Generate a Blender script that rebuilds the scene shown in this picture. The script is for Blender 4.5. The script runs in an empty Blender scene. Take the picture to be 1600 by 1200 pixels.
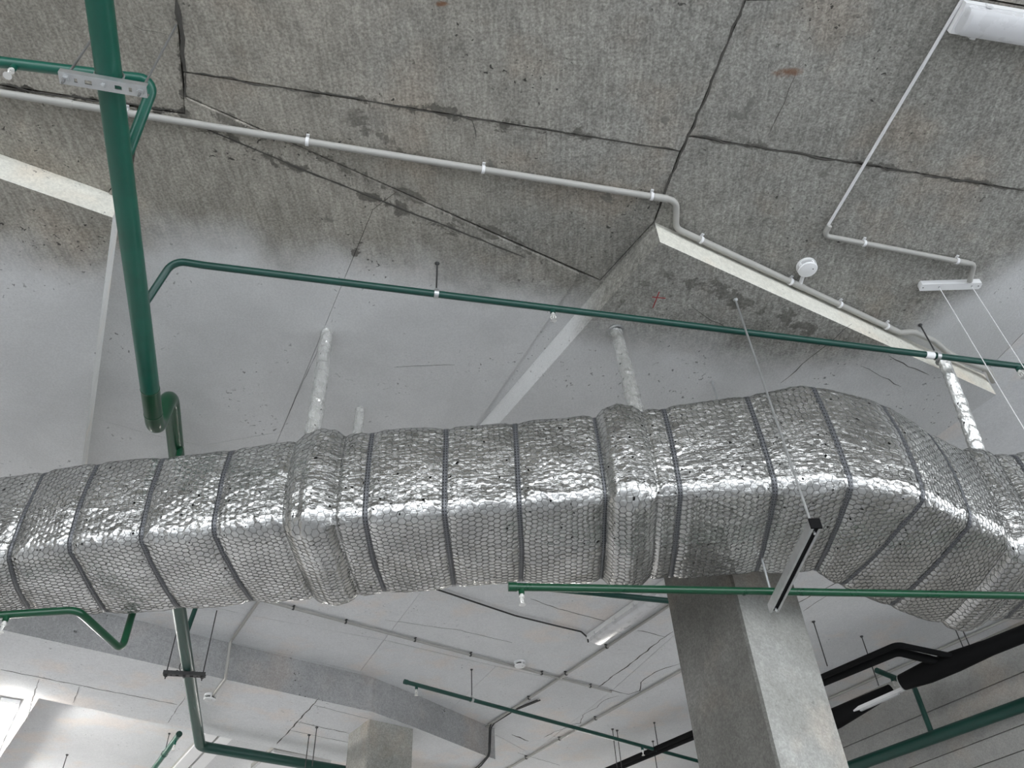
import bpy, math, random
import numpy as np
from mathutils import Matrix, Vector

# ------------------------------------------------------------------ camera, world, exposure
EYE = 1.6                                   # eye height above the floor
F_PX, PITCH, ROLL = 1325.0, math.radians(43.46), math.radians(-3.23)
fwd = np.array([0, math.cos(PITCH), math.sin(PITCH)])
up0 = np.array([0, -math.sin(PITCH), math.cos(PITCH)])
rgt = math.cos(ROLL) * np.array([1.0, 0, 0]) + math.sin(ROLL) * up0
upv = -math.sin(ROLL) * np.array([1.0, 0, 0]) + math.cos(ROLL) * up0

sc = bpy.context.scene
cam_d = bpy.data.cameras.new('camera'); cam = bpy.data.objects.new('camera', cam_d)
sc.collection.objects.link(cam); sc.camera = cam
cam_d.sensor_fit = 'HORIZONTAL'; cam_d.sensor_width = 36.0; cam_d.lens = F_PX / 1600 * 36.0
cam_d.clip_start = 0.05; cam_d.clip_end = 200
M = Matrix((tuple(rgt), tuple(upv), tuple(-fwd))).transposed().to_4x4()
M.translation = (0, 0, EYE); cam.matrix_world = M

wd = bpy.data.worlds.new('overcast_sky'); sc.world = wd; wd.use_nodes = True
wd.node_tree.nodes['Background'].inputs[0].default_value = (0.93, 0.97, 1.0, 1)
wd.node_tree.nodes['Background'].inputs[1].default_value = 5.0

sc.view_settings.view_transform = 'Standard'
sc.view_settings.look = 'None'
sc.view_settings.gamma = 1.0
sc.view_settings.use_curve_mapping = False
sc.view_settings.exposure = 0.36
LAMP_POWER = 112.0

# ------------------------------------------------------------------ helpers
COL = sc.collection
rnd = random.Random(7)

def P(x, y, h):
    """the point at height h above the eye that the photograph shows at (x, y)"""
    d = fwd + rgt * (x - 800) / F_PX - upv * (y - 600) / F_PX
    q = d * (h / d[2])
    return np.array([q[0], q[1], h + EYE])

def V(x, y, h):
    return np.array([x, y, h + EYE], float)

def add_mesh(name, verts, faces, mat, parent=None, origin=None, sharp=40, uv=None):
    o0 = np.array(origin if origin is not None else (parent['_o'] if parent is not None else (0, 0, 0)), float)
    me = bpy.data.meshes.new(name)
    me.from_pydata([tuple(np.asarray(v, float) - o0) for v in verts], [], faces)
    for m in (mat if isinstance(mat, (list, tuple)) else [mat]):
        me.materials.append(m)
    me.validate()
    if sharp is not None:
        me.shade_smooth(); me.set_sharp_from_angle(angle=math.radians(sharp))
    me.update()
    ob = bpy.data.objects.new(name, me); COL.objects.link(ob)
    if parent is not None:
        ob.parent = parent
        po = np.array(parent['_o'])
        ob.location = tuple(o0 - po)
    else:
        ob.location = tuple(o0)
    ob['_o'] = [float(a) for a in o0]
    return ob

def thing(name, label, cat, loc, group=None):
    o = bpy.data.objects.new(name, None); COL.objects.link(o)
    o.empty_display_size = 0.1
    o.location = tuple(loc); o['_o'] = [float(a) for a in loc]
    o['label'] = label; o['category'] = cat
    if group: o['group'] = group
    return o

def tag(o, label=None, cat=None, group=None, kind=None):
    if label: o['label'] = label
    if cat: o['category'] = cat
    if group: o['group'] = group
    if kind: o['kind'] = kind
    return o

def inst(ob, loc, parent=None, rot=None):
    c = ob.copy(); COL.objects.link(c); c.parent = parent
    po = np.array(parent['_o']) if parent is not None else np.zeros(3)
    c.location = tuple(np.asarray(loc) - po); c['_o'] = [float(a) for a in loc]
    if rot: c.rotation_euler = rot
    return c

class G:
    """collects shapes of ONE object"""
    def __init__(s): s.v = []; s.f = []
    def add(s, v, f):
        k = len(s.v); s.v += [np.asarray(a, float) for a in v]; s.f += [tuple(i + k for i in q) for q in f]; return s
    def prism(s, poly, z0, z1):
        n = len(poly)
        a = sum(poly[i][0] * poly[(i + 1) % n][1] - poly[(i + 1) % n][0] * poly[i][1] for i in range(n))
        if a < 0: poly = poly[::-1]
        v = [(p[0], p[1], z0) for p in poly] + [(p[0], p[1], z1) for p in poly]
        f = [tuple(range(n - 1, -1, -1)), tuple(range(n, 2 * n))] + [(i, (i + 1) % n, n + (i + 1) % n, n + i) for i in range(n)]
        return s.add(v, f)
    def obox(s, c, ax, ay, az):
        """box round c with half-axis vectors"""
        c, ax, ay, az = (np.asarray(q, float) for q in (c, ax, ay, az))
        v = [c + i * ax + j * ay + k * az for k in (-1, 1) for j in (-1, 1) for i in (-1, 1)]
        return s.add(v, [(0, 2, 3, 1), (4, 5, 7, 6), (0, 1, 5, 4), (2, 6, 7, 3), (0, 4, 6, 2), (1, 3, 7, 5)])
    def tube(s, pts, r, n=12, cap=True, fillet=0.0, rad=None):
        pts = [np.asarray(p, float) for p in pts]
        if fillet: pts = round_path(pts, fillet)
        m = len(pts); tans = []
        for i in range(m):
            t = pts[min(i + 1, m - 1)] - pts[max(i - 1, 0)]
            tans.append(t / np.linalg.norm(t))
        ref = np.array([0, 0, 1.0]) if abs(tans[0][2]) < 0.9 else np.array([1.0, 0, 0])
        u = np.cross(tans[0], ref); u /= np.linalg.norm(u)
        v = []; f = []
        for i in range(m):
            u = u - tans[i] * (u @ tans[i]); u /= np.linalg.norm(u); w = np.cross(tans[i], u)
            rr = rad[i] if rad is not None else r
            for k in range(n):
                a = 2 * math.pi * k / n
                v.append(pts[i] + rr * (math.cos(a) * u + math.sin(a) * w))
        for i in range(m - 1):
            for k in range(n):
                f.append((i * n + k, i * n + (k + 1) % n, (i + 1) * n + (k + 1) % n, (i + 1) * n + k))
        if cap:
            f.append(tuple(range(n - 1, -1, -1))); f.append(tuple((m - 1) * n + k for k in range(n)))
        return s.add(v, f)
    def lathe(s, prof, c, n=24, axis=(0, 0, 1)):
        """profile of (radius, height) turned round an axis through c"""
        c = np.asarray(c, float); ax = np.asarray(axis, float); ax /= np.linalg.norm(ax)
        ref = np.array([1.0, 0, 0]) if abs(ax[0]) < 0.9 else np.array([0, 1.0, 0])
        u = np.cross(ax, ref); u /= np.linalg.norm(u); w = np.cross(ax, u)
        v = []; f = []
        for r, h in prof:
            for k in range(n):
                a = 2 * math.pi * k / n
                v.append(c + ax * h + r * (math.cos(a) * u + math.sin(a) * w))
        for i in range(len(prof) - 1):
            for k in range(n):
                f.append((i * n + k, i * n + (k + 1) % n, (i + 1) * n + (k + 1) % n, (i + 1) * n + k))
        f.append(tuple(range(n - 1, -1, -1))); f.append(tuple((len(prof) - 1) * n + k for k in range(n)))
        return s.add(v, f)
    def make(s, name, mat, parent=None, origin=None, sharp=40):
        return add_mesh(name, s.v, s.f, mat, parent, origin, sharp)

def round_path(pts, r, seg=7):
    out = [pts[0]]
    for i in range(1, len(pts) - 1):
        a, b, c = pts[i - 1], pts[i], pts[i + 1]
        d1 = a - b; d2 = c - b; l1 = np.linalg.norm(d1); l2 = np.linalg.norm(d2); d1 = d1 / l1; d2 = d2 / l2
        ang = math.acos(max(-1, min(1, float(d1 @ d2))))
        if ang > math.radians(176): out.append(b); continue
        t = min(r / math.tan(ang / 2), 0.49 * l1, 0.49 * l2); rr = t * math.tan(ang / 2)
        cc = b + (d1 + d2) / np.linalg.norm(d1 + d2) * (rr / math.sin(ang / 2))
        p0 = b + d1 * t; p1 = b + d2 * t
        v0 = p0 - cc; v1 = p1 - cc; th = math.pi - ang
        for k in range(seg + 1):
            q = k / seg
            out.append(cc + (math.sin((1 - q) * th) * v0 + math.sin(q * th) * v1) / math.sin(th))
    out.append(pts[-1]); return out

def inset(poly, d):
    """move every edge of a plan polygon inwards by d"""
    poly = [np.asarray(p[:2], float) for p in poly]; n = len(poly)
    a = sum(poly[i][0] * poly[(i + 1) % n][1] - poly[(i + 1) % n][0] * poly[i][1] for i in range(n))
    if a < 0: poly = poly[::-1]
    out = []
    for i in range(n):
        e0 = poly[i] - poly[i - 1]; e1 = poly[(i + 1) % n] - poly[i]
        e0 = e0 / np.linalg.norm(e0); e1 = e1 / np.linalg.norm(e1)
        n0 = np.array([-e0[1], e0[0]]); n1 = np.array([-e1[1], e1[0]])
        k = 1 + n0 @ n1
        out.append(poly[i] + (n0 + n1) * d / max(k, 0.3))
    return out

# ------------------------------------------------------------------ materials
def new_mat(name):
    m = bpy.data.materials.new(name); m.use_nodes = True
    nt = m.node_tree
    return m, nt, nt.nodes['Principled BSDF']

def nd(nt, t, **kw):
    n = nt.nodes.new(t)
    for k, v in kw.items():
        if k.startswith('i_'):
            key = k[2:]
            key = int(key) if key.isdigit() else key.replace('_', ' ')
            s = n.inputs[key]
            if isinstance(v, bpy.types.NodeSocket): nt.links.new(v, s)
            else: s.default_value = v
        else: setattr(n, k, v)
    return n

def mth(nt, op, a, b=None, c=None, clamp=False):
    n = nt.nodes.new('ShaderNodeMath'); n.operation = op; n.use_clamp = clamp
    for i, q in enumerate((a, b, c)):
        if q is None: continue
        if isinstance(q, bpy.types.NodeSocket): nt.links.new(q, n.inputs[i])
        else: n.inputs[i].default_value = q
    return n.outputs[0]

def noise(nt, vec, scale, detail=4, rough=0.55, dist=0.0):
    n = nd(nt, 'ShaderNodeTexNoise', i_Vector=vec, i_Scale=scale, i_Detail=detail, i_Roughness=rough, i_Distortion=dist)
    return n.outputs[0]

def ramp(nt, val, lo, hi, a=0.0, b=1.0):
    n = nd(nt, 'ShaderNodeMapRange', i_Value=val)
    n.interpolation_type = 'SMOOTHSTEP'
    for i, q in zip((1, 2, 3, 4), (lo, hi, a, b)): n.inputs[i].default_value = q
    return n.outputs[0]

def mix(nt, fac, a, b, mode='MIX'):
    n = nt.nodes.new('ShaderNodeMix'); n.data_type = 'RGBA'; n.blend_type = mode
    for i, q in ((0, fac), (6, a), (7, b)):
        if isinstance(q, bpy.types.NodeSocket): nt.links.new(q, n.inputs[i])
        elif i == 0: n.inputs[0].default_value = q
        else: n.inputs[i].default_value = (*q, 1) if len(q) == 3 else q
    return n.outputs[2]

def simple(name, col, rough=0.5, metal=0.0, var=0.0, vscale=12, emit=None, strength=0.0, bump=0.0, coat=0.0):
    m, nt, bs = new_mat(name)
    pos = nd(nt, 'ShaderNodeNewGeometry').outputs['Position']
    nz = noise(nt, pos, vscale, 5, 0.6)
    k = mth(nt, 'MULTIPLY_ADD', nz, 2 * var, 1 - var)
    c = nd(nt, 'ShaderNodeCombineColor', i_0=k, i_1=k, i_2=k).outputs[0]
    nt.links.new(mix(nt, 1.0, col, c, 'MULTIPLY'), bs.inputs['Base Color'])
    nt.links.new(mth(nt, 'MULTIPLY_ADD', nz, 0.16, rough - 0.08), bs.inputs['Roughness'])
    bs.inputs['Metallic'].default_value = metal
    bs.inputs['Coat Weight'].default_value = coat
    if emit:
        bs.inputs['Emission Color'].default_value = (*emit, 1); bs.inputs['Emission Strength'].default_value = strength
    if bump:
        b = nd(nt, 'ShaderNodeBump', i_Strength=0.5, i_Distance=bump, i_Height=noise(nt, pos, vscale * 6, 4))
        nt.links.new(b.outputs[0], bs.inputs['Normal'])
    return m

def concrete(name, c1, c2, paint=None, edge=None, dirt=(), pits=1.0, streak=0.0, bump=0.004, rust=None, blotch=0.7, var=1.0, pours=None):
    """cast concrete; 'paint' is a thin white spray coat that begins past the plan curve 'edge' = [(x, y), ...]"""
    m, nt, bs = new_mat(name)
    pos = nd(nt, 'ShaderNodeNewGeometry').outputs['Position']
    sep = nd(nt, 'ShaderNodeSeparateXYZ', i_0=pos); X, Y = sep.outputs[0], sep.outputs[1]
    big = noise(nt, pos, 0.9, 4, 0.6)
    med = noise(nt, pos, 6.0, 5, 0.7)
    fin = noise(nt, pos, 95.0, 2, 0.6)
    cell = noise(nt, pos, 42.0, 3, 0.65, 0.8)
    col = mix(nt, ramp(nt, big, 0.35, 0.65), c1, c2)
    if pours:                              # an older, smoother and warmer pour on the left passes into a rougher grey one
        pm_ = ramp(nt, mth(nt, 'ADD', X, mth(nt, 'MULTIPLY_ADD', noise(nt, pos, 1.4, 4), 2.4, -1.2)), -0.9, 1.0)
        col = mix(nt, pm_, mix(nt, ramp(nt, big, 0.35, 0.65), *pours), col)
        rough_k = mth(nt, 'MULTIPLY_ADD', pm_, 0.75, 0.25)
    warm = ramp(nt, noise(nt, pos, 2.3, 3), 0.5, 0.7)
    col = mix(nt, mth(nt, 'MULTIPLY', warm, 0.35), col, tuple(a * b for a, b in zip(c2, (1.15, 0.95, 0.8))))
    def shade(col, val, lo, hi, a, b):
        k = ramp(nt, val, lo, hi, a, b)
        g = nd(nt, 'ShaderNodeCombineColor', i_0=k, i_1=k, i_2=k).outputs[0]
        return mix(nt, 1.0, col, g, 'MULTIPLY')
    col = shade(col, med, 0.3, 0.7, 1 - 0.13 * var, 1 + 0.11 * var)
    col0 = shade(col, cell, 0.35, 0.65, 1 - 0.20 * var, 1 + 0.15 * var)
    col = mix(nt, rough_k, col, col0) if pours else col0
    col = shade(col, fin, 0.3, 0.7, 1 - 0.24 * var, 1 + 0.19 * var)
    if streak:
        mp = nd(nt, 'ShaderNodeMapping', i_Vector=pos)
        mp.inputs['Rotation'].default_value = (0, 0, math.radians(-14)); mp.inputs['Scale'].default_value = (60, 5, 20)
        col = shade(col, noise(nt, mp.outputs[0], 1.0, 3, 0.6), 0.38, 0.62, 1 - streak, 1 + streak * 0.6)
    # damp blotches and little voids left by the formwork
    bl = mth(nt, 'MULTIPLY', ramp(nt, noise(nt, pos, 5.5, 5, 0.6, 0.4), 0.64, 0.68), ramp(nt, noise(nt, pos, 0.8, 2), 0.45, 0.6))
    col = mix(nt, mth(nt, 'MULTIPLY', bl, blotch), col, tuple(0.55 * a for a in c1))
    bare = col
    if paint:
        lo = [q[0] for q in edge]; x0, x1 = min(lo), max(lo); ys = [q[1] for q in edge]; y0, y1 = min(ys) - 0.2, max(ys) + 0.2
        fx = nd(nt, 'ShaderNodeMapRange', i_Value=X); fx.clamp = True
        fx.inputs[1].default_value = x0; fx.inputs[2].default_value = x1
        fc = nt.nodes.new('ShaderNodeFloatCurve'); cv = fc.mapping.curves[0]
        pts = [((x - x0) / (x1 - x0), (y - y0) / (y1 - y0)) for x, y in edge]
        cv.points[0].location = pts[0]; cv.points[1].location = pts[-1]
        for q in pts[1:-1]: cv.points.new(*q)
        fc.mapping.update()
        nt.links.new(fx.outputs[0], fc.inputs[1])
        ye = mth(nt, 'MULTIPLY_ADD', fc.outputs[0], y1 - y0, y0)
        dist = mth(nt, 'ADD', mth(nt, 'SUBTRACT', Y, ye), mth(nt, 'MULTIPLY_ADD', noise(nt, pos, 3.0, 4), 0.36, -0.18))
        cover = ramp(nt, dist, -0.16, 0.24)
        pc = shade(mix(nt, ramp(nt, big, 0.3, 0.7), paint, tuple(0.94 * q for q in paint)), fin, 0.3, 0.7, 0.95, 1.05)
        pc = shade(pc, noise(nt, pos, 2.2, 4), 0.3, 0.7, 0.93, 1.05)
        col = mix(nt, cover, col, pc)
        pitk = mth(nt, 'MULTIPLY_ADD', cover, -0.25, 1.0)
    else: pitk = 1.0
    pt = ramp(nt, noise(nt, pos, 40.0, 2, 0.5, 0.5), 0.665, 0.695)
    pm = ramp(nt, noise(nt, pos, 2.2, 4, 0.65), 0.52, 0.62)
    pf = mth(nt, 'MULTIPLY', mth(nt, 'MULTIPLY', pt, pm), mth(nt, 'MULTIPLY', 0.85 * pits, pitk))
    col = mix(nt, pf, col, (0.03, 0.029, 0.026))
    dn = noise(nt, pos, 9.0, 4, 0.68, 0.5) if dirt else None
    for (a, b, wdt, k) in dirt:            # leaked cement and grime along a joint, from a to b
        a = np.asarray(a[:2]); b = np.asarray(b[:2]); L = np.linalg.norm(b - a); d = (b - a) / L
        ex = mth(nt, 'SUBTRACT', X, float(a[0])); ey = mth(nt, 'SUBTRACT', Y, float(a[1]))
        al = mth(nt, 'ADD', mth(nt, 'MULTIPLY', ex, float(d[0])), mth(nt, 'MULTIPLY', ey, float(d[1])))
        ac = mth(nt, 'ABSOLUTE', mth(nt, 'ADD', mth(nt, 'MULTIPLY', ex, float(-d[1])), mth(nt, 'MULTIPLY', ey, float(d[0]))))
        inl = mth(nt, 'MULTIPLY', ramp(nt, al, -0.05, 0.05), ramp(nt, al, L - 0.05, L + 0.05, 1, 0))
        w = ramp(nt, ac, 0.0, wdt, 0.12, -0.10)
        th = ramp(nt, mth(nt, 'ADD', dn, w), 0.60, 0.66)
        lim = ramp(nt, ac, wdt * 0.6, wdt, 1, 0)
        col = mix(nt, mth(nt, 'MULTIPLY', mth(nt, 'MULTIPLY', th, inl), mth(nt, 'MULTIPLY', lim, k)), col, (0.075, 0.070, 0.060))
    if rust is not None:
        for rx, ry, rl in rust:
            ex = mth(nt, 'MULTIPLY', mth(nt, 'SUBTRACT', X, float(rx)), 1.0 / rl); ey = mth(nt, 'MULTIPLY', mth(nt, 'SUBTRACT', Y, float(ry)), 1.0 / (0.3 * rl))
            rr = mth(nt, 'SQRT', mth(nt, 'ADD', mth(nt, 'MULTIPLY', ex, ex), mth(nt, 'MULTIPLY', ey, ey)))
            rf = ramp(nt, mth(nt, 'ADD', rr, mth(nt, 'MULTIPLY', noise(nt, pos, 20, 5, 0.7), 1.6)), 0.9, 1.7, 1, 0)
            col = mix(nt, mth(nt, 'MULTIPLY', rf, 0.75), col, (0.16, 0.062, 0.02))
    nt.links.new(col, bs.inputs['Base Color'])
    bs.inputs['Roughness'].default_value = 0.86
    bs.inputs['Specular IOR Level'].default_value = 0.25
    h = mth(nt, 'ADD', mth(nt, 'MULTIPLY', med, 0.6), mth(nt, 'ADD', mth(nt, 'MULTIPLY', fin, 0.35), mth(nt, 'MULTIPLY', pf, -0.8)))
    h = mth(nt, 'ADD', h, mth(nt, 'MULTIPLY', cell, 0.4))
    b = nd(nt, 'ShaderNodeBump', i_Strength=0.55, i_Distance=bump * 2, i_Height=h)
    nt.links.new(b.outputs[0], bs.inputs['Normal'])
    return m

HC = 3.40                     # ceiling above the eye
HS = 3.24                     # soffit of the drop panels at the columns
HB = 3.09                     # soffit of the far beams

edge_c = [tuple(P(*q)[:2]) for q in ((-250, 345, HC), (0, 352, HC), (150, 372, HC), (300, 352, HC), (450, 384, HC), (620, 404, HC), (780, 432, HC))]
edge_c += [(0.75, 3.10), (1.1, 3.24), (1.5, 3.30), (1.95, 3.36), (2.30, 3.22), (2.67, 2.82), (3.4, 2.6)]
S1a, S1b = P(300, 113, HC), P(1062, 236, HC)
S5a, S5b = P(288, 150, HC), P(940, 437, HC)
M_CEIL = concrete('cast_concrete_ceiling', (0.262, 0.255, 0.230), (0.318, 0.310, 0.283), paint=(0.63, 0.63, 0.625), edge=edge_c,
                  dirt=[(P(480, 143, HC), P(960, 220, HC), 0.07, 0.7), (P(300, 160, HC), P(860, 400, HC), 0.06, 0.6), (P(310, 196, HC), P(720, 362, HC), 0.08, 0.7), (P(540, 180, HC), P(680, 260, HC), 0.10, 0.55), (P(1035, 430, HS), P(1330, 535, HS), 0.13, 0.6), (P(940, 500, HS), P(1010, 440, HS), 0.05, 0.6), (P(276, 0, HC), P(290, 180, HC), 0.04, 0.8), (P(590, 315, HC), P(550, 405, HC), 0.05, 0.8),
                        (P(0, 133, HC), P(290, 176, HC), 0.04, 1.0), (P(1085, 212, HC), P(1600, 298, HC), 0.05, 0.6)],
                  streak=0.13, pours=((0.285, 0.266, 0.228), (0.345, 0.323, 0.280)), rust=[(*P(1232, 112, HC)[:2], 0.10), (*P(690, 6, HC)[:2], 0.05)])
M_FARC = concrete('sprayed_concrete_ceiling', (0.66, 0.665, 0.67), (0.70, 0.705, 0.71), pits=0.5, blotch=0.0, bump=0.0012, var=0.22)
M_JOINT = simple('dark_joint_concrete', (0.07, 0.066, 0.058), 0.9, var=0.4, vscale=20)  # dark concrete for panel joints, board joints and cracks
M_FACE = concrete('lit_smooth_cast_face', (0.60, 0.585, 0.52), (0.68, 0.665, 0.60), pits=0.8, blotch=0.1, bump=0.0015, var=0.3)  # upright faces paler than the soffit, daylight on them put into the colour
M_COL_LIT = concrete('lit_dusted_column_concrete', (0.27, 0.268, 0.25), (0.50, 0.50, 0.485), pits=0.5, blotch=0.3, bump=0.002, var=0.45)  # column front lightened to carry the light on it, with some overspray mottling
M_STRIP = concrete('lit_sprayed_edge', (0.80, 0.80, 0.79), (0.86, 0.86, 0.85), pits=0.4, blotch=0.0, bump=0.001, var=0.15)  # spray coat whitened further to carry the side light on this face
M_COLF = concrete('far_column_concrete', (0.27, 0.265, 0.24), (0.36, 0.355, 0.33), pits=0.4, blotch=0.2, bump=0.002, var=0.6)
M_COL_SHADE = concrete('shaded_bare_column_concrete', (0.125, 0.122, 0.112), (0.19, 0.187, 0.175), pits=0.4, blotch=0.2, bump=0.002, var=0.6)  # same column's left face, its shade put into a darker concrete
M_WALL = concrete('board_marked_wall', (0.30, 0.295, 0.28), (0.40, 0.395, 0.375), pits=0.2, blotch=0.1, bump=0.002, var=0.4)
M_FLOOR = concrete('floor_screed', (0.44, 0.455, 0.48), (0.54, 0.555, 0.58), pits=0.2, blotch=0.1, bump=0.002)
M_GREEN = simple('green_pipe_enamel', (0.002, 0.080, 0.053), 0.36, var=0.28, vscale=9, coat=0.1)
M_GREEND = simple('dark_green_pipe_enamel', (0.003, 0.046, 0.034), 0.38, var=0.2, vscale=9, coat=0.1)
M_GREENL = simple('fresh_green_enamel', (0.002, 0.050, 0.020), 0.30, var=0.15, vscale=9, coat=0.12)
M_GALV = simple('galvanised_steel', (0.52, 0.53, 0.53), 0.42, metal=0.85, var=0.25, vscale=30)
M_ROD = simple('threaded_rod_steel', (0.24, 0.24, 0.235), 0.5, metal=0.6, var=0.2, vscale=60)
M_DARK = simple('dark_steel', (0.06, 0.06, 0.06), 0.45, metal=0.5, var=0.25, vscale=30)
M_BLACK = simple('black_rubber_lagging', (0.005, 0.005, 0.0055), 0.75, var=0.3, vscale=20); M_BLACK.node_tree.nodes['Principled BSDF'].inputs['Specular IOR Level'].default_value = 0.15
M_PVC = simple('grey_pvc_conduit', (0.37, 0.362, 0.338), 0.45, var=0.1, vscale=18)
M_PVCL = simple('pale_conduit_clip', (0.72, 0.72, 0.72), 0.45, var=0.1)
M_WHITE = simple('white_plastic', (0.80, 0.80, 0.80), 0.38, var=0.05, vscale=8)
M_DIFF = simple('frosted_diffuser', (0.60, 0.60, 0.61), 0.28, var=0.04, vscale=10, coat=0.3)
M_SLOT = simple('dark_slot', (0.03, 0.03, 0.03), 0.7)
M_LIT = simple('lit_diffuser', (0.9, 0.9, 0.9), 0.3, emit=(1.0, 0.98, 0.95), strength=LAMP_POWER)
M_CABLE = simple('black_cable', (0.03, 0.03, 0.03), 0.6)
M_CHROME = simple('sprinkler_brass_white', (0.78, 0.77, 0.74), 0.25, metal=0.35, var=0.1)
M_RED = simple('red_marker', (0.28, 0.03, 0.03), 0.8, var=0.3, vscale=60)
M_STRAP = None

def foil_material(name='aluminium_foil', white=False):
    m, nt, bs = new_mat(name)
    uv = nd(nt, 'ShaderNodeUVMap', uv_map='UVMap').outputs[0]
    n1 = noise(nt, uv, 34, 5, 0.6, 0.5)
    n2 = noise(nt, uv, 120, 3, 0.6, 0.3)
    mp = nd(nt, 'ShaderNodeMapping', i_Vector=uv); mp.inputs['Scale'].default_value = (9, 60, 1)
    n3 = noise(nt, mp.outputs[0], 1.0, 3, 0.6, 0.6)
    rid = mth(nt, 'ABSOLUTE', mth(nt, 'SUBTRACT', n3, 0.5))
    v = nd(nt, 'ShaderNodeTexVoronoi', i_Vector=uv, i_Scale=55.0); v.feature = 'F1'
    c = ramp(nt, noise(nt, uv, 5, 4), 0.3, 0.7, 0.47, 0.64)
    cc = nd(nt, 'ShaderNodeCombineColor', i_0=c, i_1=c, i_2=mth(nt, 'MULTIPLY', c, 0.975)).outputs[0]
    if white: cc = mix(nt, 1.0, cc, (1.45, 1.45, 1.45), 'MULTIPLY')
    pin = ramp(nt, noise(nt, uv, 42, 1, 0.4), 0.71, 0.74)
    cc = mix(nt, pin, cc, (0.02, 0.02, 0.02))
    nt.links.new(cc, bs.inputs['Base Color'])
    bs.inputs['Metallic'].default_value = 0.72 if white else 0.92
    if white: bs.inputs['Specular IOR Level'].default_value = 0.8
    nt.links.new(ramp(nt, n1, 0.3, 0.7, 0.14, 0.26), bs.inputs['Roughness'])
    h = mth(nt, 'ADD', mth(nt, 'MULTIPLY', n1, 1.0), mth(nt, 'MULTIPLY', n2, 0.22))
    h = mth(nt, 'ADD', h, mth(nt, 'MULTIPLY', v.outputs[0], 0.25))
    h = mth(nt, 'ADD', h, mth(nt, 'MULTIPLY', ramp(nt, rid, 0.0, 0.05, 1, 0), 0.28))
    b = nd(nt, 'ShaderNodeBump', i_Strength=0.7, i_Distance=0.005 if white else 0.0021, i_Height=h)
    nt.links.new(b.outputs[0], bs.inputs['Normal'])
    return m

def strap_material():
    m, nt, bs = new_mat('perforated_steel_strap')
    uv = nd(nt, 'ShaderNodeUVMap', uv_map='UVMap').outputs[0]
    s = nd(nt, 'ShaderNodeSeparateXYZ', i_0=uv)
    a = mth(nt, 'SUBTRACT', mth(nt, 'FRACT', mth(nt, 'MULTIPLY', s.outputs[1], 1 / 0.016)), 0.5)
    bq = mth(nt, 'SUBTRACT', mth(nt, 'FRACT', mth(nt, 'MULTIPLY', s.outputs[0], 2.0)), 0.5)
    r = mth(nt, 'SQRT', mth(nt, 'ADD', mth(nt, 'MULTIPLY', a, a), mth(nt, 'MULTIPLY', bq, bq)))
    hole = ramp(nt, r, 0.20, 0.26, 1, 0)
    nt.links.new(mix(nt, hole, (0.15, 0.155, 0.165), (0.02, 0.02, 0.02)), bs.inputs['Base Color'])
    bs.inputs['Metallic'].default_value = 0.55; bs.inputs['Roughness'].default_value = 0.45
    return m
M_FOIL = foil_material(); M_FOILP = foil_material('overpainted_foil', True); M_STRAP = strap_material()
M_WIRE = simple('galvanised_netting_wire', (0.17, 0.17, 0.165), 0.42, metal=0.75, var=0.25, vscale=25)

# ------------------------------------------------------------------ the setting
A1, B1 = np.array([math.cos(math.radians(14.3)), math.sin(math.radians(14.3))]), np.array([-math.sin(math.radians(14.3)), math.cos(math.radians(14.3))])
A2, B2 = np.array([math.cos(math.radians(28.5)), math.sin(math.radians(28.5))]), np.array([-math.sin(math.radians(28.5)), math.cos(math.radians(28.5))])
A3, B3 = np.array([math.cos(math.radians(36.8)), math.sin(math.radians(36.8))]), np.array([-math.sin(math.radians(36.8)), math.cos(math.radians(36.8))])

fl = G().prism([(-30, -30), (30, -30), (30, 30), (-30, 30)], -0.2, 0.0).make('floor', M_FLOOR); tag(fl, kind='structure')

ceil = G().prism([(-9.2, -6.5), (11, -6.5), (11, 15), (-9.2, 15)], EYE + HC + 0.022, EYE + HC + 0.35).make('ceiling', M_JOINT); tag(ceil, kind='structure')
def panels(list_, h, mat, gap, jig):
    for poly in list_:
        pl = [P(x, y, HC) if len(q) == 2 else V(*q) for q in poly for x, y in [q[:2]]]
        dz = rnd.uniform(-jig, jig)
        G().prism(inset(pl, gap), EYE + h + dz, EYE + HC + 0.0219).make('formwork_panel', mat, ceil)
NEAR = [
    [(-700, -250), (250, -420), (276, 0), (285, 112), (290, 178), (0, 133), (-700, 30)],
    [(250, -420), (1310, -420), (1165, 0), (1075, 214), (1063, 236), (300, 114), (285, 112), (276, 0)],
    [(285, 112), (300, 114), (1063, 236), (1022, 347), (938, 438), (620, 297), (288, 150)],
    [(1310, -420), (2300, -420), (2300, 130), (1600, 9), (1500, -8), (1165, 0)],
    [(1165, 0), (1500, -8), (1600, 9), (2300, 130), (2300, 420), (1600, 298), (1080, 213), (1075, 214)],
    [(1075, 214), (1080, 213), (1600, 298), (2300, 420), (2100, 640), (1900, 560), (1620, 500), (1557, 563), (1420, 700), (1200, 600), (1022, 347), (1063, 236)],
    [(-700, 30), (0, 133), (216, 168), (206, 262), (172, 297), (100, 716), (40, 900), (-700, 760)],
]
panels(NEAR, HC, M_CEIL, 0.0040, 0.003)
STEP = [   # the shallow-lower pour between the two column heads
    [(216, 168), (290, 178), (288, 150), (620, 297), (583, 325), (440, 672), (315, 694), (235, 676), (110, 640), (172, 297), (206, 262)],
    [(620, 297), (905, 426), (800, 580), (752, 650), (640, 812), (380, 812), (440, 672), (583, 325)],
    [(110, 640), (235, 676), (315, 694), (440, 672), (380, 812), (40, 800), (100, 716)],
]
panels(STEP, HC - 0.012, M_CEIL, 0.0011, 0.001)
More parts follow.
